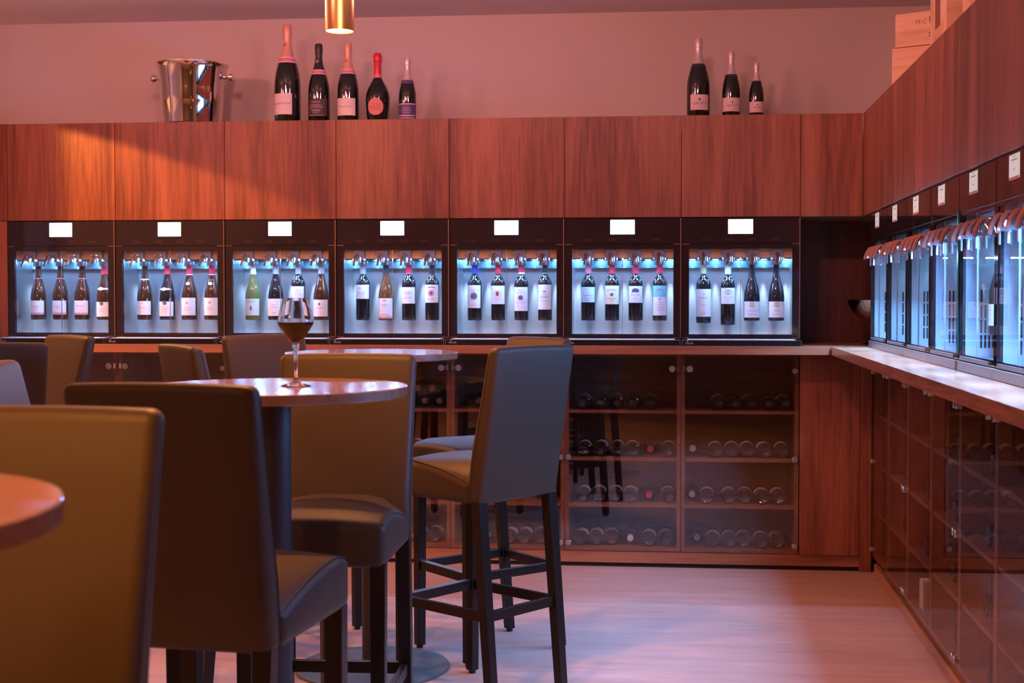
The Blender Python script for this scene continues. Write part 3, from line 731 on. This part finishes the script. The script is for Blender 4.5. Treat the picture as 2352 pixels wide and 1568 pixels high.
# ------------------------------------------------------------------ base cabinets, side row
SIDEC = []
ys = [6.484 + .456, 6.484] + [6.484 - PW * k for k in range(1, 7)]
for i in range(len(ys) - 1):
    w = ys[i] - ys[i + 1]
    # turned -90 deg the unit's own -x end lies farther from the camera
    even = (i % 2 == 0)
    t = base_cabinet(w, 'glass fronted bottle cabinet under the side worktop, %s counted from the corner panel' % ORD[i], 1 if even else -1, -1 if even else 1, 'glass cabinets under the side worktop')
    t.location = (XR, (ys[i] + ys[i + 1]) / 2, 0); t.rotation_euler = (0, 0, -PI / 2); SIDEC.append(t)
cnt = {}
for i in range(1, len(ys) - 2):
    for sh, offs in ((3, (-.14, -.05)), (2, (-.17, -.085, .02)), (1, (-.15, -.06, .05)), (0, (-.12, -.03))):
        for j, o in enumerate(offs):
            yc = (ys[i] + ys[i + 1]) / 2 + o * .95
            t = lying('dark bottle lying base out, %s on the %s, %s side cabinet' % (ORD[j], ['bottom board', 'lowest shelf', 'middle shelf', 'top shelf'][sh], ORD[i]), PB, False, group='bottles lying in the side cabinets')
            t.location = (XR + .05, yc, SH[sh] + .0006); t.rotation_euler = (0, 0, -PI / 2)
ct = thing('carton', (XR + .075, 5.72, SH[0] + .0005), 'small pale carton standing on the bottom board of the second side cabinet', 'box')
MB().box(-.04, .04, -.045, .045, 0, .12).build('box', M['cart'], ct); MB().box(-.041, .041, -.02, .02, .1205, .1215).build('tape', M['white'], ct)

# ------------------------------------------------------------------ bar stools
W_, D_, ZTS, ZBS, LEAN, ZS, ZR = .392, .433, 1.232, .706, .085, .846, .350
def make_stool(label):
    """faces +y in its own axes"""
    t = thing('bar_stool', (0, 0, 0), label, 'bar stool', 'brown leather bar stools')
    hx = W_ / 2
    # seat: domed cushion whose side edges drop towards the back
    sy0, sy1 = -D_ / 2 + .055, D_ / 2; hy = (sy1 - sy0) / 2; hz = (ZS - ZBS) / 2
    def dseat(x, y, z):
        v = (y + hy) / (2 * hy); u = x / hx
        top = (z + hz) / (2 * hz)
        drop = .075 * (1 - v) ** 2.2 * abs(u) ** 5 + .010 * u * u + .022 * max(0, (v - .72) / .28) ** 2
        nz = z - drop * max(0, top - .25) / .75
        bul = 1 + .018 * math.sin(PI * top) * math.sin(PI * min(1, max(0, v)))
        return (x * bul, y + (sy0 + sy1) / 2, nz + (ZS + ZBS) / 2)
    st = MB().soft((hx, hy, hz), .022, dseat, 7).build('seat', M['leather'], t)
    for s in (-1, 1):
        pts = []
        for k in range(15):
            y = -hy + .006 + (2 * hy - .02) * k / 14; p = dseat(s * (hx - .0075), y, hz - .0035); pts.append((p[0], p[1], p[2] + .0008))
        MB().tube(pts, .0016, 6).build('seam', M['seam'], st)
    # backrest: wedge leaning back
    hb = (ZTS - ZBS) / 2
    def dback(x, y, z):
        q = (z + hb) / (2 * hb)             # 0 bottom, 1 top
        rear = -D_ / 2 - LEAN * q
        th = .092 - .046 * q - (.03 * max(0, .25 - q) / .25)
        yy = rear + (y + .03) / .06 * th
        xx = x * (1 + .012 * q - .006 * math.sin(PI * q))
        zz = z + hb + ZBS + (.004 * (1 - (x / hx) ** 2) if q > .8 else 0)
        return (xx, yy, zz)
    bk = MB().soft((hx, .03, hb), .020, dback, 6).build('backrest', M['leather'], t)
    for s in (-1, 1):
        pts = []
        for k in range(16):
            z = -hb + .006 + (2 * hb - .03) * k / 15; p = dback(s * (hx + .0003), .012, z); pts.append(p)
        MB().tube(pts, .0013, 6).build('seam', M['seam'], bk)
    lx = hx - .022
    for s in (-1, 1):
        f = MB(); f.frustum((s * lx, D_ / 2 - .030, .012), .034, (s * lx, D_ / 2 - .032, ZBS + .012), .040); fo = f.build('leg', M['leg'], t, bevel=.0025)
        MB().cyl(.013, 0, .0125, 14, (s * lx, D_ / 2 - .030, 0)).build('foot_glide', M['rubber'], fo)
        r = MB(); r.frustum((s * lx, -D_ / 2 - .058 + .02, .012), .034, (s * lx, -D_ / 2 + .024, ZBS + .012), .040); ro = r.build('leg', M['leg'], t, bevel=.0025)
        MB().cyl(.013, 0, .0125, 14, (s * lx, -D_ / 2 - .038, 0)).build('foot_glide', M['rubber'], ro)
    yf, yr = D_ / 2 - .031, -D_ / 2 - .008
    for s in (-1, 1):
        MB().beam((s * lx, yr + .018, ZR - .016), (s * lx, yf - .018, ZR - .016), .018, .034).build('stretcher', M['leg'], t, bevel=.0015)
    MB().beam((-lx + .018, yr, ZR - .016), (lx - .018, yr, ZR - .016), .018, .034).build('stretcher', M['leg'], t, bevel=.0015)
    fr = MB().beam((-lx + .018, yf, ZR - .016), (lx - .018, yf, ZR - .016), .020, .034).build('stretcher', M['leg'], t, bevel=.0015)
    MB().box(-lx + .019, lx - .019, yf - .011, yf + .011, ZR + .0012, ZR + .0035).build('footplate', M['satin'], fr)
    return t
stools = [
 ((-.722, 4.69), 144.0, 'bar stool with its blue-lit back turned to the aisle, beside the middle round table'),
 ((-.78, 5.28), 223.0, 'bar stool half hidden behind the blue-lit one, its seat against the middle table'),
 ((-.952, 3.568), -88.0, 'bar stool facing the camera behind the round table with the wine glass'),
 ((-.953, 2.751), 83.5, 'bar stool seen from behind, its back against the wine glass table'),
 ((-.957, 1.650), -89.0, 'big bar stool whose backrest stands behind the coral table edge'),
 ((-1.50, 4.67), 38.0, 'bar stool with dark slanted back between the wine glass table and the counter'),
 ((-1.61, 5.55), -43.0, 'far bar stool with flat brown back directly behind the wine glass table'),
 ((-2.63, 4.81), 130.0, 'dark bar stool at the frame edge in front of the tall brown backrest'),
 ((-2.79, 5.36), 231.0, 'bar stool with tall brown backrest below the seventh dispenser from the bowl'),
 ((-1.452, 3.30), 14.0, 'bar stool seen in profile at the frame edge, only a pale rounded back showing'),
]
proto = None
for (xy, a, lab) in stools:
    if proto is None:
        proto = make_stool(lab); o = proto; o.location = (*xy, 0); o.rotation_euler = (0, 0, R(a - 90))
    else: o = dup(proto, (*xy, 0), R(a - 90), lab)

# ------------------------------------------------------------------ tables
def make_table(label):
    t = thing('bar_table', (0, 0, 0), label, 'table', 'round bar tables'); r = .323; h = 1.192
    MB().lathe([(0, h - .026), (r - .004, h - .026), (r, h - .023), (r, h - .002), (r - .002, h), (0, h)], 96).build('tabletop', M['tabletop'], t)
    p = MB(); p.cyl(.06, h - .036, h - .0265, 24); p.box(-.17, .17, -.025, .025, h - .034, h - .0268); p.box(-.025, .025, -.17, .17, h - .034, h - .0268); p.build('mounting_plate', M['black'], t)
    MB().lathe([(.040, .016), (.040, h - .0365)], 32).build('column', M['column'], t)
    MB().lathe([(0, 0), (.288, 0), (.290, .003), (.288, .008), (.10, .0135), (.045, .0155), (0, .0155)], 72).build('base_plate', M['basemetal'], t)
    return t
t2 = make_table('middle round bar table, its dark disc base standing on the open floor'); t2.location = (-1.156, 4.977, 0)
t1 = dup(t2, (-.985, 3.20, 0), 0, 'round bar table carrying the glass of red wine')
t3 = dup(t2, (-.935, 1.215, 0), 0, 'round table edge close to the camera, lit coral')
t1.scale = (1, 1, .992)
for q in (t1, t3):
    for c in q.children:
        if c.name.startswith('base_plate'): c.scale = (.66, .66, 1)

# ------------------------------------------------------------------ wine glass
g = thing('wine_glass', (-.928, 3.19, 1.1829), 'stemmed glass of red wine standing on the round bar table', 'wine glass')
outer = [(.0075, .104), (.014, .108), (.022, .118), (.032, .134), (.0405, .147), (.0428, .153), (.0425, .160), (.039, .180), (.0335, .200), (.0300, .213)]
inner = [(r - .0012, z + .0004) for r, z in outer]; inner[0] = (.0060, .1062)
MB().lathe([(0, .1035)] + outer + list(reversed(inner)) + [(0, .1062)], 48).build('bowl', M['stemglass'], g)
MB().lathe([(0, 0), (.036, 0), (.0368, .001), (.030, .0030), (.014, .0085), (.0065, .016), (.0042, .028), (.0040, .060), (.0052, .085), (.0085, .098), (.0078, .1032), (0, .1034)], 40).build('stem', M['stemglass'], g)
wn = [(0, .1068)] + [(r - .0008, z + .0006) for r, z in outer[:6]] + [(.0421, .1545), (0, .1545)]; wn[1] = (.0055, .1068)
MB().lathe(wn, 48).build('wine', M['wine'], g)

# ------------------------------------------------------------------ on top of the wall cabinets
def champagne(name, x, y, h, r, label, foil, foil_z, band, lab, bulb=False, marks=()):
    t = thing('champagne_bottle', (x, y, ZT + .0006), label, 'bottle', 'champagne bottles on top of the wall cabinets')
    rn = r * .30
    if bulb:
        pr = [(0, .05 * h), (r * .6, .01 * h), (r * .80, 0), (r * .86, .01 * h), (r * .90, .06 * h), (r * .99, .26 * h), (r, .34 * h), (r * .96, .41 * h), (r * .80, .49 * h), (r * .55, .57 * h), (r * .36, .63 * h), (rn * .95, .68 * h), (rn * .95, .86 * h), (rn * 1.12, .88 * h), (rn * 1.12, .97 * h), (rn * .9, h), (0, h)]
    else:
        pr = [(0, .05 * h), (r * .6, .01 * h), (r * .90, 0), (r * .98, .006 * h), (r, .02 * h), (r, .36 * h), (r * .985, .42 * h), (r * .92, .49 * h), (r * .80, .56 * h), (r * .64, .63 * h), (r * .47, .69 * h), (rn * 1.25, .74 * h), (rn * 1.02, .80 * h), (rn, .86 * h), (rn * 1.12, .885 * h), (rn * 1.15, .96 * h), (rn * .92, .993 * h), (0, h)]
    def rad(z):
        for (a, za), (b, zb) in zip(pr[3:-1], pr[4:]):
            if za <= z <= zb and zb > za: return a + (b - a) * (z - za) / (zb - za)
        return r
    def slv(z0, z1, tt): return [(rad(z) + tt, z) for z in [z0] + [q for _, q in pr[4:-1] if z0 < q < z1] + [z1]]
    MB().lathe(pr, 40).build('glass', M['gb_champ'], t)
    fo = MB().lathe([(rad(foil_z * h), foil_z * h)] + slv(foil_z * h, .992 * h, .0012) + [(.0001, h + .0012)], 36).build('foil', foil, t)
    if not bulb or True:
        MB().lathe(slv(.872 * h, .882 * h, .0028), 24).build('wire_ring', foil, t)
    if band:
        for a, b, mt in band: MB().lathe([(rad(a * h), a * h)] + slv(a * h, b * h, .0016) + [(rad(b * h), b * h)], 36).build('neck_band', mt, t)
    if lab:
        za, zb, a0, a1, mt = lab
        if bulb:
            vs = []; fs = []; n = 36; rd = .0445
            zc = (za + zb) / 2 * h
            vs.append((0, -rad(zc) - .0012, zc))
            for q in (.5, 1.):
                for k in range(n):
                    z = zc + q * rd * math.sin(2 * PI * k / n); rr = rad(z) + .001; a = q * rd * math.cos(2 * PI * k / n) / rr; vs.append((rr * math.sin(a), -rr * math.cos(a), z))
            fs = [(0, 1 + k, 1 + (k + 1) % n) for k in range(n)] + [(1 + k, 1 + n + k, 1 + n + (k + 1) % n, 1 + (k + 1) % n) for k in range(n)]
            lo = MB().add(vs, fs, True).build('label', mt, t)
        else:
            lo = MB().patch(r + .0004, a0, a1, za * h, zb * h, 18).build('label', mt, t)
        for mk in marks:
            m = MB()
            if mk[0] == 'text':
                _, body, zf, size, ac, mat = mk; text_on(m, body, size, rad(zf * h) + .0012, zf * h, ac); m.build('lettering', M[mat], lo if zf < .5 else fo)
            elif mk[0] == 'lines':
                _, rows, ac, mat = mk
                for zf, hw in rows: m.patch(r + .0009, ac - hw / r, ac + hw / r, zf * h - .0008, zf * h + .0008, 8, .0003)
                m.build('small_print', M[mat], lo)
            elif mk[0] == 'strip':
                _, zf, zg, mat = mk; m.patch(r + .0009, a0, a1, zf * h, zg * h, 14, .0003); m.build('label_strip', M[mat], lo)
            elif mk[0] == 'disc':
                _, zf, rd, ac, mat = mk; m.disc_on(r + .001, ac, zf * h, rd); m.build('emblem', M[mat], lo)
    return t
WB = lambda: [(.60, .655, M['cap_white']), (.612, .643, M['cap_red'])]
WB1 = [(.600, .612, M['lab_pink']), (.612, .645, M['cap_pinkred']), (.645, .66, M['lab_pink'])]
champagne('a', -2.092, 7.06, .527, .0685, 'tallest champagne bottle with pink foil, next to the ice bucket', M['foil_pink'], .655, WB1, (.075, .285, -1.25, .62, M['lab_pink']), marks=[('text', 'Laurent-Perrier', .185, .017, -.25, 'print'), ('lines', [(.235, .018), (.13, .02)], -.3, 'logo'), ('text', 'lP', .775, .030, -.2, 'print')])
champagne('b', -1.921, 7.06, .421, .0570, 'champagne bottle with black foil and brown label', M['foil_black'], .655, WB1, (.075, .290, -1.15, 1.1, M['lab_brown']), marks=[('text', 'Laurent-Perrier', .185, .013, -.05, 'lab_pink'), ('text', 'CHAMPAGNE', .245, .008, -.05, 'lab_pink'), ('lines', [(.21, .03), (.15, .028), (.135, .022), (.115, .016), (.08, .045)], -.05, 'logo'), ('text', 'lP', .76, .022, -.1, 'lab_pink')])
champagne('c', -1.763, 7.06, .422, .0570, 'champagne bottle with pink foil and pink label beside the black foiled one', M['foil_pink'], .655, WB1, (.075, .290, -1.05, .95, M['lab_pink']), marks=[('text', 'Laurent-Perrier', .185, .0125, -.05, 'print'), ('lines', [(.235, .014), (.10, .018)], 0., 'logo'), ('text', 'lP', .76, .022, -.1, 'print')])
champagne('d', -1.603, 7.06, .362, .0640, 'pear-shaped champagne bottle with red foil and round coral label', M['foil_red'], .685, [(.640, .690, M['cap_pinkred'])], (.07, .345, 0, 0, M['lab_coral']), True, marks=[('text', 'Laurent-Perrier', .205, .0105, 0., 'printred'), ('lines', [(.24, .018), (.17, .018)], 0., 'printred')])
champagne('e', -1.443, 7.06, .339, .0455, 'small champagne bottle with pale foil and violet striped label', M['foil_silver'], .635, [(.580, .640, M['band_violet'])], (.030, .275, -1.2, 1.2, M['band_violet']), marks=[('strip', .255, .268, 'lab_pink'), ('strip', .04, .05, 'lab_pink'), ('strip', .075, .09, 'lab_pink'), ('lines', [(.20, .02), (.165, .026), (.13, .02)], 0., 'lab_pink')])
GD = lambda s: [('text', 'GAUDY', .165, .022 * s, .10, 'print'), ('disc', .215, .006 * s, .10, 'print'), ('lines', [(.11, .016 * s)], .10, 'logo')]
champagne('f', .086, 7.06, .414, .0595, 'largest of the three pale foiled champagne bottles near the corner', M['foil_silver'], .665, [(.620, .668, M['cap_dark'])], (.085, .275, -.75, .98, M['lab_pink']), marks=GD(1.))
champagne('g', .254, 7.06, .342, .0470, 'middle sized pale foiled champagne bottle near the corner', M['foil_silver'], .640, [(.605, .643, M['cap_dark'])], (.080, .285, -1.15, 1.15, M['lab_pink']), marks=GD(.8))
champagne('h', .383, 7.06, .282, .0390, 'smallest pale foiled champagne bottle near the corner', M['foil_silver'], .655, [(.625, .658, M['cap_dark'])], (.075, .270, -1.15, 1.2, M['lab_pink']), marks=GD(.62))

bk = thing('ice_bucket', (-2.635, 7.11, ZT + .0006), 'polished steel ice bucket with side knobs on top of the wall cabinets', 'ice bucket')
ro, hh = .193, .325
MB().lathe([(0, .004), (.135, .004), (.150, 0), (.156, .006), (.1575, .02), (.166, .12), (.1675, .124), (.1685, .19), (.170, .20), (.184, .300), (.190, .318), (.1945, .322), (.1945, .327), (.190, .329), (.186, .325), (.181, .300), (.166, .19), (.152, .02), (.145, .012), (0, .012)], 72).build('bowl', M['chrome'], bk)
for s in (-1, 1):
    kn = MB(); kn.lathe([(.0, 0), (.013, 0), (.011, .006), (.009, .018), (.014, .024), (.020, .030), (.021, .040), (.016, .048), (0, .050)], 24, (s * .178, 0, .258), 'x')
    if s < 0:
        kn = MB(); kn.lathe([(0, 0), (.013, 0), (.011, -.006), (.009, -.018), (.014, -.024), (.020, -.030), (.021, -.040), (.016, -.048), (0, -.050)], 24, (s * .178, 0, .258), 'x')
    kn.build('knob', M['chrome'], bk)

def crate(x, y, z, w, d, h, label, rz=0., marks=(), knots=()):
    t = thing('wine_crate', (x, y, z), label, 'crate', 'pine wine crates on the side cabinet', rz)
    m = MB(); k = .012
    m.box(0, w, 0, k, 0, h); m.box(0, w, d - k, d, 0, h); m.box(0, k, k, d - k, 0, h); m.box(w - k, w, k, d - k, 0, h); m.box(k, w - k, k, d - k, 0, k)
    b = m.build('box', M['crate'], t, bevel=.001)
    MB().box(.001, w - .001, .001, d - .001, h + .0004, h + .011).build('lid', M['crate'], t, bevel=.001)
    for mk in marks:
        p = MB()
        if mk[0] == 'text':
            _, body, size, a, zc, face = mk; vs, fs = text_mesh(body, size)
            if face == 'y': p.add([(a + v.x, -.0006, zc + v.y) for v in vs], fs)
            else: p.add([(-.0006, a - v.x, zc + v.y) for v in vs], fs)
        elif mk[0] == 'bars':
            _, rows, face = mk
            for a, hw, zc, hz in rows:
                p.box(a - hw, a + hw, -.0008, -.0002, zc - hz, zc + hz) if face == 'y' else p.box(-.0008, -.0002, a - hw, a + hw, zc - hz, zc + hz)
        p.build('stamp', M['stamp'], b)
    return t
M['stamp'] = plain('burnt_stamp', (.22, .085, .045), .8)
zc = ZT + .0006
crate(.998, 6.60, zc, .50, .30, .245, 'lower pine wine crate in the corner, another crate stacked on it', R(-30))
crate(1.010, 6.58, zc + .2575, .48, .31, .145, 'pine crate stamped M.C stacked on the lower corner crate', R(-30), marks=[('text', 'M.C', .030, .125, .108, 'y'), ('bars', [(.195, .030, .118, .012), (.20, .018, .095, .008), (.185, .022, .052, .003), (.185, .022, .040, .003)], 'y')])
crate(.97, 5.118, zc, .33, .325, .335, 'upright pine crate with dark stamped panel beside the stacked crates', marks=[('bars', [(.17, .05, .19, .09), (.17, .035, .30, .008)], 'x')])
crate(.97, 4.48, zc, .33, .35, .34, 'pine crate next to the upright stamped crate, mostly hidden by the cabinet')

# steel bowl on a foot in the corner
bw = thing('pedestal_bowl', (1.01, 6.992, ZC + .0006), 'polished steel bowl on a ringed foot standing in the dark corner', 'bowl')
MB().lathe([(.120, .142), (.150, .180), (.168, .225), (.170, .229), (.167, .231), (.164, .226), (.146, .182), (.116, .148), (.05, .128), (0, .124), (0, .112), (.05, .117), (.09, .126)], 64, closed=True).build('bowl', M['darkchrome'], bw)
MB().lathe([(0, 0), (.095, 0), (.098, .006), (.092, .014), (.070, .020), (.066, .030), (.070, .036), (.062, .044), (.052, .056), (.055, .064), (.048, .072), (.042, .090), (.046, .100), (.044, .112), (0, .1125)], 48).build('foot', M['darkchrome'], bw)

# ------------------------------------------------------------------ pendant lamp
pd = thing('pendant_lamp', (-1.275, 4.98, 2.392), 'brass cylinder pendant lamp hanging from the ceiling', 'pendant lamp')
MB().lathe([(.0545, 0), (.0545, .330), (.0525, .334), (.012, .336), (.012, .331), (.0500, .329), (.0520, .326), (.0520, 0)], 48, closed=True).build('shade', M['brass'], pd)
MB().lathe([(.0515, .002), (.0515, .20)], 40, caps=False).build('inner_lining', M['brassin'], pd)
MB().lathe([(0, .075), (.018, .080), (.024, .100), (.020, .125), (.012, .15), (0, .15)], 24).build('bulb', M['bulb'], pd)
MB().cyl(.0035, .337, ZCEIL - 2.392 - .004, 8).build('cord', M['rubber'], pd)

# ------------------------------------------------------------------ lights
def area(name, loc, size, energy, col, target=None, sy=None, spread=None):
    l = bpy.data.lights.new(name, 'AREA'); l.energy = energy; l.color = col; l.size = size
    if sy: l.shape = 'RECTANGLE'; l.size_y = sy
    if spread: l.spread = R(spread)
    o = bpy.data.objects.new(name, l); COL.objects.link(o); o.location = loc
    if target: o.rotation_euler = (Vector(target) - Vector(loc)).to_track_quat('-Z', 'Y').to_euler()
    return o
def point(name, loc, energy, col, r=.1):
    l = bpy.data.lights.new(name, 'POINT'); l.energy = energy; l.color = col; l.shadow_soft_size = r
    o = bpy.data.objects.new(name, l); COL.objects.link(o); o.location = loc; return o
def spot(name, loc, target, energy, col, ang=70, blend=.3, r=.03):
    l = bpy.data.lights.new(name, 'SPOT'); l.energy = energy; l.color = col; l.spot_size = R(ang); l.spot_blend = blend; l.shadow_soft_size = r
    o = bpy.data.objects.new(name, l); COL.objects.link(o); o.location = loc
    o.rotation_euler = (Vector(target) - Vector(loc)).to_track_quat('-Z', 'Y').to_euler(); return o
RED = (1., .33, .32)
ROSE = (1., .36, .30)
spot('crate_fill', (-.7, 4.7, 2.9), (1.1, 6.5, 2.5), 60, RED, 34, .8, .04)  # added fill that lifts the crates, no fixture
point('warm_fill', (-3.0, -1.0, 2.66), 85, (1., .40, .20), .2)  # unseen warm fill added behind the camera
for x in (-3.3, -2.1, -.95):
    point('ceiling_fill', (x, 5.5, 2.74), 15, RED, .08)  # added fill brightening the ceiling, no fixture
for x in (-3.3, -1.8, -.3):
    spot('wall_washer', (x, 4.3, 2.88), (x, 7.0, 2.35), 60, RED, 100, 1., .06)
spot('wall_washer', (-.15, 4.3, 2.90), (.93, 5.7, 2.25), 60, RED, 84, 1., .06)
spot('wall_washer', (-.15, 2.5, 2.90), (.93, 3.9, 2.2), 40, RED, 78, 1., .06)
spot('floor_fill', (.42, 5.3, 2.90), (.42, 5.3, 0), 70, ROSE, 62, 1., .06)  # added red fill for the floor, no fixture
spot('floor_fill', (.26, 3.6, 2.90), (.26, 3.6, 0), 84, ROSE, 66, 1., .06)  # second added floor fill, nearer the camera
WARM = (1., .375, .075)
spot('pendant_fill', (-.75, 3.4, 2.93), (-1.275, 4.98, 2.52), 85, (1., .68, .30), 16, .6, .03)  # added spot that brightens the brass shade
spot('pendant_beam', (-1.275, 4.98, 2.40), (-1.275, 4.98, 0), 90, WARM, 105, .4)
spot('pendant_beam', (-1.0, 3.15, 2.40), (-1.0, 3.15, 0), 150, WARM, 115, .4)
spot('pendant_beam', (-1.1, .9, 2.40), (-1.1, .9, 0), 190, WARM, 92, .25)
spot('pendant_beam', (-3.9, 5.9, 2.80), (-3.9, 5.9, 0), 260, WARM, 136, .05, .02)
# area lights added in the dispensers to carry their cool light into the room
COOL = (.21, .47, 1.)
for d_ in BACK:
    x = d_.location.x
    for q in (-.242, -.121, .003, .127, .243):
        spot('dispenser_spot', (x + q, YM + .178, ZC + .430), (x + q, YM + .206, ZC + .03), 66, (.50, .74, 1.), 20, 1., .006)
    area('dispenser_glow', (x, YM + .030, ZC + .441), .48, 11, COOL, (x, YM - .6, ZC - .75), .008)
for d_ in SIDE:
    y = d_.location.y
    if 3.2 < y < 5.0: area('dispenser_glow', (XM + .055, y, ZC + .24), .30, 8, (.16, .38, 1.), (-.75, y + .4, .95), .40, 130)  # unseen panel added to throw blue onto the stools
    o = area('dispenser_glow', (XM + .10, y, ZC + .434), .008, 19, COOL, (XM - .25, y, ZC - .75), .44, 100)

# ------------------------------------------------------------------ world, camera, render look
w = bpy.data.worlds.new('world'); scene.world = w; w.use_nodes = True
w.node_tree.nodes['Background'].inputs[0].default_value = (.5, .2, .18, 1); w.node_tree.nodes['Background'].inputs[1].default_value = .05
cd = bpy.data.cameras.new('camera'); cam = bpy.data.objects.new('camera', cd); COL.objects.link(cam); scene.camera = cam
cam.location = (0, 0, 1.398); cam.rotation_euler = (PI / 2 - .0265, 0, .0969)
cd.sensor_width = 36; cd.lens = 3100 / 2352 * 36; cd.shift_x = -87.07 / 2352; cd.shift_y = -19.6 / 2352; cd.clip_start = .05
cd.dof.use_dof = True; cd.dof.focus_distance = 5.0; cd.dof.aperture_fstop = 5.6
scene.view_settings.view_transform = 'Standard'; scene.view_settings.look = 'None'; scene.view_settings.exposure = 0.; scene.view_settings.gamma = 1.
scene.view_settings.use_curve_mapping = False
scene.cycles.use_denoising = True
scene.cycles.max_bounces = 10; scene.cycles.transparent_max_bounces = 24; scene.cycles.sample_clamp_indirect = 6
